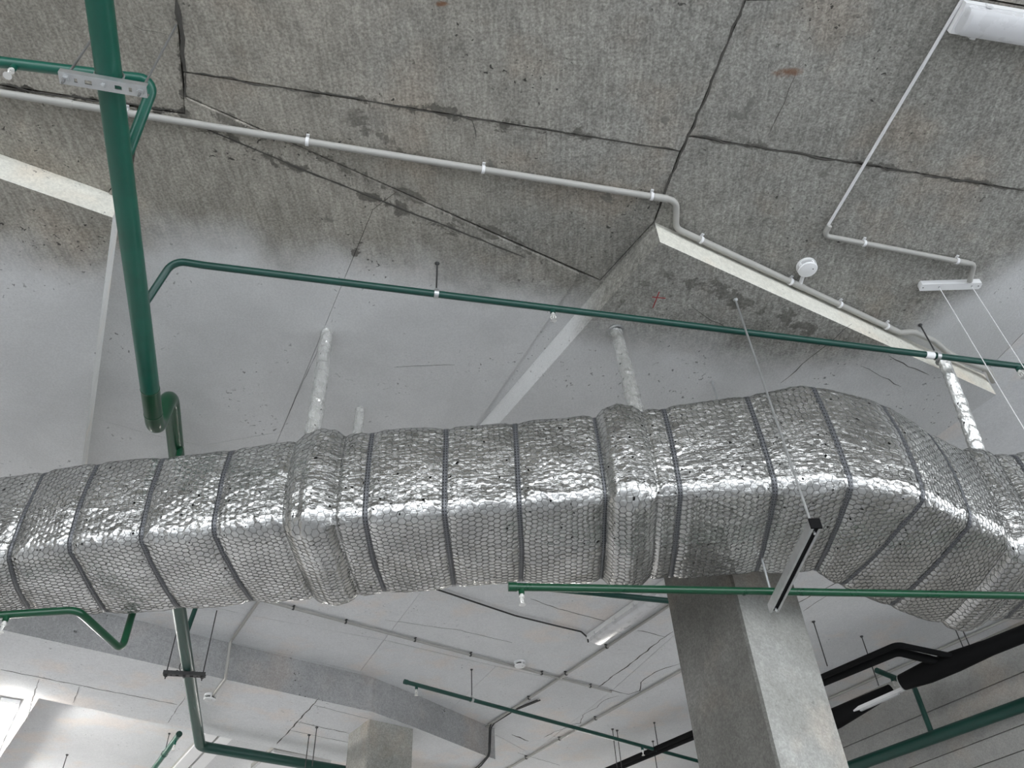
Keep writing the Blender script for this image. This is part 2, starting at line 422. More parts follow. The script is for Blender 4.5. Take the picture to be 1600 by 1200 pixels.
panels([[(905, 426), (938, 438), (1022, 347), (1200, 600), (900, 812), (640, 812), (752, 650), (800, 580)]], HC, M_CEIL, 0.002, 0.0)
FAR = [
    [(60, 800), (380, 812), (640, 812), (735, 826), (656, 927), (600, 1000), (372, 958), (0, 880), (-400, 800)],
    [(-400, 800), (0, 880), (372, 958), (600, 1000), (562, 1050), (400, 1012), (150, 955), (-400, 855)],
    [(735, 826), (640, 812), (900, 812), (1200, 600), (1420, 700), (1180, 880), (955, 1080), (775, 1041), (600, 1000), (656, 927)],
    [(600, 1000), (775, 1041), (700, 1112), (562, 1050)],
    [(775, 1041), (955, 1080), (830, 1178), (760, 1140), (700, 1112)],
    [(1420, 700), (1557, 563), (1620, 500), (1900, 560), (2100, 640), (1900, 840), (1310, 1105), (1160, 1200), (800, 1200), (830, 1178), (955, 1080), (1180, 880)],
]
panels(FAR, HC, M_FARC, 0.0018, 0.001)
back_poly = [V(-11.9, 4.5, 0), V(-11.9, 14.9, 0), V(9, 14.9, 0), V(3.1, 8.7, 0), P(1160, 1200, HC), P(800, 1200, HC), P(830, 1178, HC), P(760, 1140, HC), P(700, 1112, HC), P(562, 1050, HC), P(400, 1012, HC), P(150, 955, HC), P(-400, 855, HC)]
G().prism(inset(back_poly, 0.003), EYE + HC, EYE + HC + 0.0219).make('formwork_panel', M_FARC, ceil)

def crack(pts, h, w, parent, jag=0.006):
    pl = []
    for i in range(len(pts) - 1):
        a, b = P(*pts[i], h), P(*pts[i + 1], h); n = max(2, int(np.linalg.norm(b - a) / 0.05))
        for k in range(n): pl.append(a + (b - a) * k / n + np.array([rnd.uniform(-jag, jag), rnd.uniform(-jag, jag), 0]))
    pl.append(P(*pts[-1], h)); v = []; f = []
    for i, p in enumerate(pl):
        t_ = pl[min(i + 1, len(pl) - 1)] - pl[max(i - 1, 0)]; s_ = np.array([-t_[1], t_[0], 0]); s_ /= np.linalg.norm(s_) + 1e-9
        ww = w * rnd.uniform(0.35, 1.0) * (0.3 if i in (0, len(pl) - 1) else 1)
        for o, z in ((-ww, 0.0), (0, -0.0012), (ww, 0.0)): v.append(p + s_ * o + np.array([0, 0, z - 0.0004]))
    for i in range(len(pl) - 1):
        for k in (0, 1): f.append((3 * i + k, 3 * i + k + 1, 3 * i + 4 + k, 3 * i + 3 + k))
    return add_mesh('crack', v, f, M_JOINT, parent, sharp=None)
for pts, w in (([(1064, 1036), (1040, 1044), (1022, 1051), (1012, 1058), (1002, 1066), (1000, 1079), (982, 1085), (962, 1080), (950, 1078)], 0.006),
               ([(967, 1087), (950, 1092), (940, 1097), (932, 1106), (920, 1111), (911, 1117), (907, 1130), (895, 1132), (882, 1138), (867, 1143), (850, 1152)], 0.006),
               ([(1052, 987), (1032, 1000), (985, 1037), (935, 1073)], 0.007), ([(996, 985), (1012, 988), (1040, 995)], 0.006),
               ([(600, 968), (720, 985), (800, 1004)], 0.002), ([(800, 1148), (826, 1158)], 0.012), ([(808, 1176), (875, 1196)], 0.003), ([(830, 935), (872, 951), (950, 972)], 0.004),
               ([(0, 876), (372, 957)], 0.002), ([(1245, 943), (1310, 909)], 0.006), ([(1255, 955), (1300, 925)], 0.003)):
    crack(pts, HC, w, ceil)
for pts, w in (([(300, 114), (700, 178), (1062, 236)], 0.004), ([(1165, 0), (1120, 108), (1076, 213), (1030, 320)], 0.007), ([(1082, 213), (1340, 255), (1600, 298)], 0.007), ([(276, 0), (281, 40), (286, 80), (290, 112)], 0.016), ([(290, 112), (289, 150), (291, 178)], 0.007), ([(0, 133), (120, 152), (290, 176)], 0.006)):
    crack(pts, HC - 0.003, w, ceil, 0.008)
for pts, w in (([(1242, 118), (1225, 160), (1200, 212)], 0.002), ([(205, 38), (222, 47), (272, 56)], 0.0025), ([(50, 160), (100, 169)], 0.003), ([(720, 182), (739, 188), (744, 220)], 0.002)):
    crack(pts, HC, w, ceil, 0.004)
for pts, w in (([(215, 186), (211, 220), (207, 262), (203, 300)], 0.005), ([(310, 196), (390, 230), (480, 268), (580, 307), (640, 331), (720, 362), (820, 402)], 0.006), ([(616, 574), (660, 571), (710, 570)], 0.0015), ([(510, 520), (470, 604), (440, 672)], 0.0015)): crack(pts, HC - 0.0135, w, ceil, 0.002)

# column heads (drop panels)
def drop_panel(corner, a, b, A, B, name, rough_side=False):
    c = np.asarray(corner[:2])
    q = [c, c + A * a, c + A * a + B * b, c + B * b]
    g = G().prism([tuple(p) for p in q], EYE + HS, EYE + HC + 0.02)
    o = add_mesh(name, g.v, g.f, [M_CEIL, M_FACE, M_STRIP], sharp=40)
    for pl in o.data.polygons:
        pl.material_index = 0 if abs(pl.normal.z) > 0.5 or (rough_side and pl.normal.xy.dot(Vector(A)) < -0.5) else (2 if not rough_side and pl.normal.xy.dot(Vector(A)) > 0.5 else 1)
    tag(o, kind='structure'); return o
CH = P(1023, 347, HC)[:2]
def axes(a, b): return np.array([math.cos(math.radians(a)), math.sin(math.radians(a))]), np.array([-math.sin(math.radians(b)), math.cos(math.radians(b))])
AC, BC = axes(31.0, 33.5); AL, BL = axes(30.0, 26.0)
dp = drop_panel(CH, 2.42, 2.4, AC, BC, 'drop_panel', True)
dpl = drop_panel(P(176, 340, HS)[:2] - AL * 2.4, 2.4, 2.4, AL, BL, 'drop_panel')
for pts, w in (([(1330, 505), (1290, 540), (1220, 598)], 0.003), ([(1390, 556), (1420, 572), (1452, 586)], 0.003), ([(1345, 571), (1380, 588), (1408, 604)], 0.003), ([(1080, 480), (1110, 500), (1150, 520)], 0.004)): crack(pts, HS, w, dp)
m1, m2 = P(1030, 456, HS), P(1020, 481, HS); m3, m4 = P(1019, 464, HS), P(1040, 466, HS)
for a, b in ((m1, m2), (m3, m4)):
    d = (b - a) / 2; s = np.array([-d[1], d[0], 0]); s = s / np.linalg.norm(s) * 0.0025
    G().obox((a + b) / 2 - np.array([0, 0, 0.0006]), d, s, (0, 0, 0.0006)).make('paint_mark', M_RED, dp)

# far beams and their soffit pieces
BF = P(580, 1112, HB)[:2]; BQ = P(61, 1091, HB)[:2]; BR = P(556, 1196, HB)[:2]; BE = P(774, 1187, HB)[:2]
beams = [
    [BF - A3 * 6.5, BF, BR, BQ, BQ - A3 * 3.6],
    [BF, P(650, 1138, HB)[:2], P(763, 1183, HB)[:2], BE, BE + B3 * 1.3, BR],
    [BQ - A3 * 1.5 - B3 * 0.1, BQ - B3 * 0.1, BQ + B3 * 7, BQ + B3 * 7 - A3 * 1.5],
]
M_BEAM = concrete('grey_beam_face', (0.30, 0.30, 0.30), (0.38, 0.38, 0.38), pits=1.0, blotch=0.1, bump=0.0015, var=0.5)
bo = []
for i, poly in enumerate(beams):
    g = G().prism([tuple(p) for p in poly], EYE + HB + (0.0, 0.003, 0.0015)[i], EYE + HC + 0.02)
    o = add_mesh('beam', g.v, g.f, [M_FARC, M_BEAM])
    for pl in o.data.polygons: pl.material_index = 0 if abs(pl.normal.z) > 0.5 else 1
    tag(o, kind='structure'); bo.append(o)
for pts, w in (([(0, 1046), (120, 1070), (277, 1101)], 0.006), ([(61, 1061), (52, 1090), (40, 1128)], 0.004), ([(290, 1088), (276, 1108), (262, 1130)], 0.003), ([(124, 1073), (114, 1098)], 0.003), ([(499, 1091), (464, 1128), (452, 1142), (432, 1163)], 0.007),
               ([(492, 1102), (576, 1123)], 0.004), ([(464, 1128), (505, 1137), (546, 1146)], 0.006), ([(454, 1141), (490, 1149), (545, 1160)], 0.004)):
    crack(pts, HB, w, bo[0], 0.006)

# columns
def column(mid, wl, wr, A, B, top, name, mats, ch=0.012):
    m = np.asarray(mid); q = [m, m + A * wr, m + A * wr + B * wl, m + B * wl]
    pts = []
    for i in range(4):
        p = q[i]; a = q[i - 1] - p; b = q[(i + 1) % 4] - p
        pts += [tuple(p + a / np.linalg.norm(a) * ch), tuple(p + b / np.linalg.norm(b) * ch)]
    g = G().prism(pts, 0.0, EYE + top); o = add_mesh(name, g.v, g.f, mats)
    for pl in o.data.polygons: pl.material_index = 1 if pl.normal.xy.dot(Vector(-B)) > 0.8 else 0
    tag(o, kind='structure'); return o
t = 2.17
cm = P(1150, 932, 1.0)[:2] * t
col1 = column(cm, 0.258 * t, 0.2066 * t, A2, B2, HS, 'column', [M_COL_SHADE, M_COL_LIT])
col2 = column(P(576, 1124, HB)[:2], 0.40, 0.46, A3, B3, HB + 0.002, 'column', [M_COLF, M_COLF])

# right-hand wall, cast against horizontal boards
w0 = P(1600, 969, HC)[:2]; wdir = -B3
wA = w0 + B3 * 7.0; wB = w0 - B3 * 3.5; nrm = -A3
wall = G().prism([tuple(wA - nrm * 0.03), tuple(wB - nrm * 0.03), tuple(wB - nrm * 0.3), tuple(wA - nrm * 0.3)], 0, EYE + HC + 0.02).make('wall_right', M_JOINT); tag(wall, kind='structure')
hs = [3.42, 3.01, 2.63, 2.45, 2.0, 1.5, 0.94, 0.4, -0.15, -0.7, -1.25, -1.6]
for i in range(len(hs) - 1):
    k = rnd.uniform(-0.004, 0.004)
    a, b = wA + nrm * k, wB + nrm * k
    G().prism([tuple(a), tuple(b), tuple(wB - nrm * 0.0301), tuple(wA - nrm * 0.0301)], EYE + hs[i + 1] + 0.004, EYE + hs[i] - 0.004).make('board', M_WALL, wall)
bw = G().prism([(-12, 14.8), (11, 14.8), (11, 15), (-12, 15)], 0, EYE + HC).make('wall_back', M_WALL); tag(bw, kind='structure')
lw = G().prism([(-9.2, -6.5), (-9, -6.5), (-9, 14.8), (-9.2, 14.8)], 0, EYE + HC).make('wall_left', M_WALL); tag(lw, kind='structure')
wr2 = G(); wx = wB[0]
wr2.prism([(wx, wB[1]), (wx + 0.3, wB[1]), (wx + 0.3, -1.5), (wx, -1.5)], 0, 1.1).prism([(wx, wB[1]), (wx + 0.3, wB[1]), (wx + 0.3, -1.5), (wx, -1.5)], 4.3, EYE + HC + 0.02)
wr2.prism([(wx, -1.0), (wx + 0.3, -1.0), (wx + 0.3, -1.5), (wx, -1.5)], 1.1, 4.3)
wr2 = wr2.make('light_shaping_wall', M_WALL); tag(wr2, kind='structure')  # unseen wall added to cut side light, its opening sized to admit some

# ------------------------------------------------------------------ the lagged duct
rs = np.random.RandomState(3)
def vnoise(u, v, f1, f2, seed):
    r = np.random.RandomState(seed)
    T = r.rand(512, 512)
    x = u * f1 + 200.3; y = v * f2 + 100.7
    xi = np.floor(x).astype(int); yi = np.floor(y).astype(int); fx = x - xi; fy = y - yi
    fx = fx * fx * (3 - 2 * fx); fy = fy * fy * (3 - 2 * fy)
    g = lambda a, b: T[a % 512, b % 512]
    return (g(xi, yi) * (1 - fx) + g(xi + 1, yi) * fx) * (1 - fy) + (g(xi, yi + 1) * (1 - fx) + g(xi + 1, yi + 1) * fx) * fy

# plan stations: front edge, back edge, underside and top above the eye
ST = [  # fx, fy, bx, by, zb, zt
    (-3.30, 3.26, -3.30, 3.76, 2.10, 2.60),
    (-2.29, 3.14, -2.45, 3.68, 2.10, 2.60),
    (-1.98, 3.09, -2.02, 3.72, 2.10, 2.60),
    (-1.33, 3.04, -1.31, 3.69, 2.10, 2.60),
    (-0.85, 3.00, -0.85, 3.68, 2.10, 2.61),
    (-0.03, 2.97, -0.05, 3.66, 2.10, 2.61),
    (0.68, 2.945, 0.70, 3.68, 2.10, 2.62),
    (1.06, 2.945, 1.10, 3.68, 2.10, 2.66),
    (1.41, 2.955, 1.42, 3.70, 2.10, 2.72),
    (1.78, 3.09, 1.56, 3.84, 2.10, 2.71),
    (2.03, 3.27, 1.86, 4.08, 2.10, 2.67),
    (2.27, 3.44, 2.14, 4.28, 2.10, 2.65),
    (2.34, 3.56, 2.30, 4.33, 2.10, 2.70),
    (2.90, 3.54, 2.90, 4.28, 2.10, 2.70),
    (3.60, 3.54, 3.60, 4.28, 2.10, 2.70)]
ST = np.array(ST)
mid = (ST[:, 0:2] + ST[:, 2:4]) / 2
kk = np.concatenate([[0], np.cumsum(np.linalg.norm(np.diff(mid, axis=0), axis=1))])
LEN = kk[-1]
DU = 0.0052
NU = int(LEN / DU) + 1
U = np.linspace(0, LEN, NU)
def smooth(a, n):
    k = np.hanning(n + 2)[1:-1]; k /= k.sum(); p = np.pad(a, n // 2, mode='edge'); return np.convolve(p, k, 'valid')[:len(a)]
S = np.stack([smooth(np.interp(U, kk, ST[:, i]), 23) for i in range(6)], 1)
# section: (across 0 front .. 1 back, height 0..1) as a rounded rectangle of nominal size
NW, NH, RC = 0.70, 0.52, 0.070
DV = 0.0056
sec = []
def arc(cx, cy, a0, a1):
    n = int(RC * abs(a1 - a0) / DV)
    for k in range(n):
        a = a0 + (a1 - a0) * k / n; sec.append((cx + RC * math.cos(a), cy + RC * math.sin(a), math.cos(a), math.sin(a)))
def line(x0, y0, x1, y1, nx, ny):
    L = math.hypot(x1 - x0, y1 - y0); n = int(L / DV)
    for k in range(n):
        q = k / n; bu = 0.016 * math.sin(math.pi * q)
        sec.append((x0 + (x1 - x0) * q + nx * bu, y0 + (y1 - y0) * q + ny * bu, nx, ny))
hp = math.pi / 2
line(NW - RC, NH, RC, NH, 0, 1); arc(RC, NH - RC, hp, 2 * hp)
V_FRONT = len(sec)
line(0, NH - RC, 0, RC, -1, 0); arc(RC, RC, 2 * hp, 3 * hp)
line(RC, 0, NW - RC, 0, 0, -1); arc(NW - RC, RC, 3 * hp, 4 * hp)
line(NW, RC, NW, NH - RC, 1, 0); arc(NW - RC, NH - RC, 0, hp)
sec = np.array(sec); NV = len(sec)
VL = np.concatenate([[0], np.cumsum(np.linalg.norm(np.diff(sec[:, :2], axis=0), axis=1))])
PER = VL[-1] + DV
V_RIDGE = VL[V_FRONT] + (NH - 2 * RC) + RC * hp * 0.5

# where straps, hangers and flanges come, read off along the front edge
def u_of(px, py):
    p = P(px, py, 2.1)[:2]
    j = np.argmin(np.linalg.norm(S[:, 0:2] - p, axis=1)); return U[j]
STRAPS = [u_of(*q) for q in ((8, 868), (97, 852), (210, 842), (330, 834), (566, 806), (694, 798), (812, 790), (946, 782), (1066, 772), (1212, 768), (1335, 758), (1452, 780), (1522, 815))] + [u_of(1582, 846) + 0.36]
HANG = [u_of(478, 815), u_of(990, 778), u_of(1582, 846) + 0.15]

cell = 0.031
def warp(u, v):
    return 0.030 * (vnoise(u, v, 4.5, 4.5, 31) - 0.5) + 0.010 * (vnoise(u, v, 13, 13, 33) - 0.5), 0.030 * (vnoise(u, v, 4.5, 4.5, 32) - 0.5) + 0.010 * (vnoise(u, v, 13, 13, 34) - 0.5)
def hexdist(u, v):
    """distance to the nearest wire of the hexagonal netting"""
    x, y = v / cell, u / cell
    rx, ry = 1.0, 1.7320508
    ax = np.mod(x, rx) - rx / 2; ay = np.mod(y, ry) - ry / 2
    bx = np.mod(x - rx / 2, rx) - rx / 2; by = np.mod(y - ry / 2, ry) - ry / 2
    s = ax * ax + ay * ay < bx * bx + by * by
    gx = np.abs(np.where(s, ax, bx)); gy = np.abs(np.where(s, ay, by))
    return (0.5 - np.maximum(gx * 0.5 + gy * 0.8660254, gx)) * cell

def duct_disp(u, v):
    # crumpled along the bottom front edge, calmer on the flats
    ridge = np.exp(-((np.mod(v, PER) - V_RIDGE) / 0.05) ** 2)
    wu, wv = warp(u, v)
    d = 0.0021 * (1 - np.exp(-hexdist(u + wu, v + wv) / 0.0045)) * (0.2 + 1.6 * vnoise(u, v, 6, 6, 1))
    d += 0.022 * (vnoise(u, v, 2.1, 2.7, 2) - 0.5) + 0.007 * (vnoise(u, v, 7, 8, 4) - 0.5)
    k = np.clip(vnoise(u, v, 4, 5, 12) * 2.2 - 0.7, 0, 1)
    r = 1 - np.abs(2 * vnoise(u, v, 5, 15, 5) - 1); d += 0.0042 * r ** 9 * k
    r = 1 - np.abs(2 * vnoise(u + v, v - u, 16, 12, 6) - 1); d += (0.0023 + 0.0030 * ridge) * r ** 5
    d += (0.0009 + 0.0018 * ridge) * (vnoise(u, v, 48, 48, 7) - 0.5)
    for s in STRAPS: d -= 0.011 * np.exp(-((u - s) / 0.035) ** 2)
    for s in HANG:
        e = np.abs(u - s)
        d += 0.030 * (1 / (1 + np.exp((e - 0.085) / 0.010)))
        d -= 0.012 * np.exp(-((e - 0.115) / 0.012) ** 2)
        d += 0.012 * (1 / (1 + np.exp((e - 0.028) / 0.006)))
    return d

def duct_point(u, v, lift=0.0, disp=True):
    """u along, v round; arrays in metres"""
    i = np.interp(u, U, np.arange(NU)); i0 = np.clip(i.astype(int), 0, NU - 2); f = (i - i0)[..., None]
    s = S[i0] * (1 - f) + S[i0 + 1] * f
    w = np.mod(v, PER)
    se = np.stack([np.interp(w, np.append(VL, PER), np.append(sec[:, k], sec[0, k])) for k in range(4)], -1)
    ac = s[..., 2:4] - s[..., 0:2]; W = np.linalg.norm(ac, axis=-1, keepdims=True); ad = ac / W
    Hh = s[..., 5] - s[..., 4]
    # keep corner radii: stretch only the middle
    def st(q, N, L):
        return np.where(q < N / 2, q, q - N + L)
    a = st(se[..., 0], NW, W[..., 0]); flat = (se[..., 0] > RC) & (se[..., 0] < NW - RC)
    a = np.where(flat, RC + (se[..., 0] - RC) / (NW - 2 * RC) * (W[..., 0] - 2 * RC), a)
    z = st(se[..., 1], NH, Hh); flz = (se[..., 1] > RC) & (se[..., 1] < NH - RC)
    z = np.where(flz, RC + (se[..., 1] - RC) / (NH - 2 * RC) * (Hh - 2 * RC), z)
    off = (duct_disp(u, v) if disp else 0.0) + lift
    a = a + se[..., 2] * off; z = z + se[..., 3] * off
    out = np.empty(a.shape + (3,))
    out[..., 0:2] = s[..., 0:2] + ad * a[..., None]; out[..., 2] = EYE + s[..., 4] + z
    return out

duct = thing('ventilation_duct', 'large rectangular air duct lagged in crinkled silver foil under wire netting, bending at right', 'duct', (0.0, 3.3, EYE + 2.1))
def grid_mesh(name, pos, uvu, uvv, close, mat, parent):
    nu, nv = pos.shape[:2]; o0 = np.array(parent['_o'])
    co = (pos - o0).reshape(-1, 3)
    idx = np.arange(nu * nv).reshape(nu, nv)
    nx = np.roll(idx, -1, 1) if close else idx
    a, b, c, d = idx[:-1], nx[:-1], nx[1:], idx[1:]
    if not close: a, b, c, d = idx[:-1, :-1], idx[:-1, 1:], idx[1:, 1:], idx[1:, :-1]
    q = np.stack([a, d, c, b], -1).reshape(-1, 4)
    me = bpy.data.meshes.new(name)
    me.vertices.add(len(co)); me.vertices.foreach_set('co', co.ravel().astype(np.float32))
    me.loops.add(q.size); me.loops.foreach_set('vertex_index', q.ravel().astype(np.int32))
    me.polygons.add(len(q)); me.polygons.foreach_set('loop_start', np.arange(0, q.size, 4, dtype=np.int32))
    me.polygons.foreach_set('use_smooth', np.ones(len(q), dtype=bool))
    me.update(calc_edges=True)
    l = me.uv_layers.new(name='UVMap')
    uvs = np.stack([uvu.reshape(-1)[q.ravel()], uvv.reshape(-1)[q.ravel()]], 1)
    l.data.foreach_set('uv', uvs.ravel().astype(np.float32))
    me.materials.append(mat); me.update()
    ob = bpy.data.objects.new(name, me); COL.objects.link(ob); ob.parent = parent; ob['_o'] = list(o0)
    return ob
UU, VV = np.meshgrid(U, VL, indexing='ij')
grid_mesh('foil_wrap', duct_point(UU, VV), UU, VV, True, M_FOIL, duct)

# straps
for s in STRAPS:
    hw = 0.011
    vv = np.arange(0, PER, 0.012)
    rows = []
    for du, li in ((-hw, 0.001), (-hw, 0.0045), (hw, 0.0045), (hw, 0.001)):
        uu = np.full_like(vv, s + du) + 0.012 * (vnoise(vv * 0 + s, vv, 3, 3, 9) - 0.5)
        uc = np.full_like(vv, s)
        base = duct_point(uc, vv, 0.0, True); flat_ = duct_point(uu, vv, li, False); fl0 = duct_point(uc, vv, 0.0, False)
        rows.append(flat_ + (base - fl0) + 0 * base)
    pos = np.stack(rows, 0)
    uvu = np.repeat(np.array([0, 0, 1.0, 1.0])[:, None], len(vv), 1); uvv = np.repeat(vv[None], 4, 0)
    grid_mesh('strap', pos, uvu, uvv, True, M_STRAP, duct)

# hexagonal wire netting over the faces that show
def netting():
    cy = cell * 1.7320508; e = cell / 1.7320508
    v0, v1 = 0.20, VL[V_FRONT] + (NH - 2 * RC) + 2 * RC * hp + (NW - 2 * RC) + 0.1
    hexes = []
    segs = []
    nx = int((v1 - v0) / cell) + 1; ny = int(LEN / cy) + 1
    # vertices of hexagons centred on (i*cell + cell/2, j*cy + cy/2) and the offset lattice
    for o in (0, 1):
        I, J = np.meshgrid(np.arange(int(v0 / cell), int(v1 / cell)), np.arange(0, ny), indexing='ij')
        cx = (I + 0.5 + 0.5 * o) * cell; cyy = (J + 0.5 + 0.5 * o) * cy
        cx = cx.ravel(); cyy = cyy.ravel()
        p = [(cx + e * math.cos(math.radians(90 + 60 * k)), cyy + e * math.sin(math.radians(90 + 60 * k))) for k in range(6)]
        for k in (0, 1, 2):
            segs.append(np.stack([p[k][0], p[k][1], p[k + 1][0], p[k + 1][1]], 1))
    sg = np.concatenate(segs)
    sg = sg[(sg[:, 1] > 0.02) & (sg[:, 3] > 0.02) & (sg[:, 1] < LEN - 0.02) & (sg[:, 3] < LEN - 0.02)]
    jv = lambda u, v: 0.006 * (vnoise(u, v, 30, 30, 11) - 0.5)
    def pt(v, u):
        wu, wv = warp(u, v)
        return duct_point(np.clip(u - wu, 0, LEN), v - wv, 0.0014)
    a = pt(sg[:, 0], sg[:, 1]); b = pt(sg[:, 2], sg[:, 3])
    d = b - a; d /= np.linalg.norm(d, axis=1, keepdims=True) + 1e-9
    ref = np.array([0.31, 0.52, 0.79]); w = np.cross(d, ref); w /= np.linalg.norm(w, axis=1, keepdims=True); x = np.cross(d, w)
    r = 0.00125
    vs = []
    for base in (a, b):
        for k in range(3):
            an = 2 * math.pi * k / 3
            vs.append(base + r * (math.cos(an) * w + math.sin(an) * x))
    n = len(a); co = np.stack(vs, 1).reshape(-1, 3) - np.array(duct['_o'])
    i = np.arange(n)[:, None] * 6
    q = np.concatenate([np.concatenate([i + k, i + (k + 1) % 3, i + 3 + (k + 1) % 3, i + 3 + k], 1) for k in range(3)])
    me = bpy.data.meshes.new('wire_netting')
    me.vertices.add(len(co)); me.vertices.foreach_set('co', co.ravel().astype(np.float32))
    me.loops.add(q.size); me.loops.foreach_set('vertex_index', q.ravel().astype(np.int32))
    me.polygons.add(len(q)); me.polygons.foreach_set('loop_start', np.arange(0, q.size, 4, dtype=np.int32))
    me.update(calc_edges=True); me.materials.append(M_WIRE)
    ob = bpy.data.objects.new('wire_netting', me); COL.objects.link(ob); ob.parent = duct; ob['kind'] = 'stuff'
netting()

# foil-wrapped hanger rods that carry the duct
def foil_tube(path, r0, r1, parent, name, flare=None):
    path = [np.asarray(p, float) for p in path]
    pts = []; L = sum(np.linalg.norm(path[i + 1] - path[i]) for i in range(len(path) - 1))
    N = max(24, int(L / 0.009)); cum = np.concatenate([[0], np.cumsum([np.linalg.norm(path[i + 1] - path[i]) for i in range(len(path) - 1)])])
    t = np.linspace(0, L, N); C = np.stack([np.interp(t, cum, [p[k] for p in path]) for k in range(3)], 1)
    for k in range(3): C[:, k] = np.convolve(np.pad(C[:, k], 4, mode='edge'), np.ones(9) / 9, 'valid')
    K = 28; th = np.arange(K) * 2 * math.pi / K
    T, TH = np.meshgrid(t, th, indexing='ij')
    sd = rnd.randint(20, 400)
    R = np.interp(T, [0, L], [r0, r1])
    if flare: R = R + flare * np.exp(-((L - T) / 0.06) ** 2)
    n = vnoise(T, np.cos(TH) + 3, 60, 4, sd) + vnoise(T, np.sin(TH) + 5, 60, 4, sd + 1) - 1
    R = R * (1 + 0.20 * n + 0.14 * (vnoise(T, np.cos(TH) * 2 + np.sin(TH), 150, 6, sd + 2) - 0.5))
    pos = np.empty(T.shape + (3,)); pos[..., 0] = C[:, None, 0] + R * np.cos(TH); pos[..., 1] = C[:, None, 1] + R * np.sin(TH); pos[..., 2] = C[:, None, 2] + 0.1 * R * np.cos(3 * TH)
    return grid_mesh(name, pos, T, TH * 0.04, True, M_FOILP, parent)

def hanger(label, top, bot, back_top, back_bot):
    t_ = thing('duct_hanger', label, 'hanger', top, 'foil-wrapped hangers of the duct')
    foil_tube([top, top + (bot - top) * 0.5 + np.array([0.004, 0, 0]), bot, bot - np.array([0, 0, 0.16])], 0.030, 0.040, t_, 'rod_wrap', 0.02)
    foil_tube([back_top, back_bot], 0.028, 0.03, t_, 'rod_wrap')
    G().lathe([(0.045, 0), (0.045, 0.004), (0.02, 0.008)], np.array(top) - np.array([0, 0, 0.006]), 16).make('ceiling_plate', M_GALV, t_)
    return t_
def duct_top(u): return float(np.interp(u, U, S[:, 5]))
h1 = P(511, 516, HC); h2 = P(962, 516, HS); h3 = P(1474, 562, HS)
hanger('foil-wrapped duct hanger on bare painted ceiling, leftmost', h1, V(h1[0] + 0.02, 3.06, 2.60), P(563, 637, HC), V(P(563, 637, HC)[0], 3.70, 2.45))
hanger('foil-wrapped duct hanger fixed under the angular drop panel, middle one', h2, V(h2[0] + 0.02, 3.03, 2.63), V(h2[0] + 0.05, 3.72, HS), V(h2[0] + 0.05, 3.72, 2.4))
hanger('foil-wrapped slanting duct hanger at the right, past the bend', h3, V(2.45, 3.62, 2.70), V(2.55, 4.37, HC), V(2.55, 4.37, 2.4))

# ------------------------------------------------------------------ green sprinkler pipework
def ring(c, d, r, w, name, mat, parent):
    d = np.asarray(d, float); d /= np.linalg.norm(d); c = np.asarray(c, float)
    return G().tube([c - d * w / 2, c - d * w * 0.35, c + d * w * 0.35, c + d * w / 2], r, 20, rad=[r * 0.97, r, r, r * 0.97]).make(name, mat, parent)

# one sprinkler head, hanging from a pipe: frame with two arms and a toothed plate
def sprinkler_proto():
    g = G().lathe([(0.008, 0.0), (0.008, -0.010), (0.012, -0.011), (0.012, -0.020), (0.006, -0.021)], (0, 0, 0), 12)
    for s in (-1, 1):
        g.tube([(0.007 * s, 0, -0.019), (0.013 * s, 0, -0.030), (0.010 * s, 0, -0.043), (0.001 * s, 0, -0.050)], 0.0028, 6)
    g.tube([(0, 0, -0.02), (0, 0, -0.046)], 0.0028, 8)
    g.lathe([(0.003, -0.048), (0.015, -0.0505), (0.016, -0.053), (0.004, -0.0535)], (0, 0, 0), 14)
    return g.make('sprinkler', M_CHROME, None, (0, 0, 0))
SPR = None
def sprinkler(at, r, parent, drop=0.03, mat=None):
    """green socket below the pipe axis 'at', head under it"""
    global SPR
    a = np.asarray(at, float)
    G().lathe([(0.013, -r * 0.7), (0.013, -r - drop), (0.010, -r - drop - 0.002)], a, 14).make('sprinkler_socket', mat or M_GREEN, parent)
    pos = a - np.array([0, 0, r + drop])
    if SPR is None:
        SPR = sprinkler_proto(); SPR.parent = parent; SPR.location = tuple(pos - np.array(parent['_o'])); return
    inst(SPR, pos, parent, (0, 0, rnd.uniform(0, 3)))

# main pipe
ZM = 2.93; RM = 0.045
pm0 = P(155, 0, ZM)[:2]; pm1 = P(240, 650, ZM)[:2]; md = (pm1 - pm0) / np.linalg.norm(pm1 - pm0)
def mp(y, z): return V(*(pm0 + md * (y - pm0[1]) / md[1]), z)
main = thing('sprinkler_main_pipe', 'thick green main pipe running away overhead, stepping up over the silver duct', 'pipe', mp(1.1, ZM))
y_up, y_dn, ZJ = 3.30, 4.45, 3.235
G().tube([mp(-3.5, ZM), mp(2.98, ZM)], RM, 28).make('pipe', M_GREEN, main)
G().tube([mp(2.98, ZM), mp(y_up, ZM), mp(y_up + 0.03, ZJ), mp(y_dn, ZJ), mp(y_dn + 0.03, ZM), mp(5.0, ZM)], RM, 28, fillet=0.105).make('pipe', M_GREENL, main)
elb = P(313, 1166, ZM)
pend = P(490, 1196, ZM)
G().tube([mp(5.0, ZM), elb, elb + (pend - elb) * 4.0], RM, 28, fillet=0.10).make('pipe', M_GREEND, main)
for q in (2.98, 3.16): ring(mp(q, ZM), (*md, 0), RM + 0.0015, 0.012, 'weld_bead', M_GREENL, main)

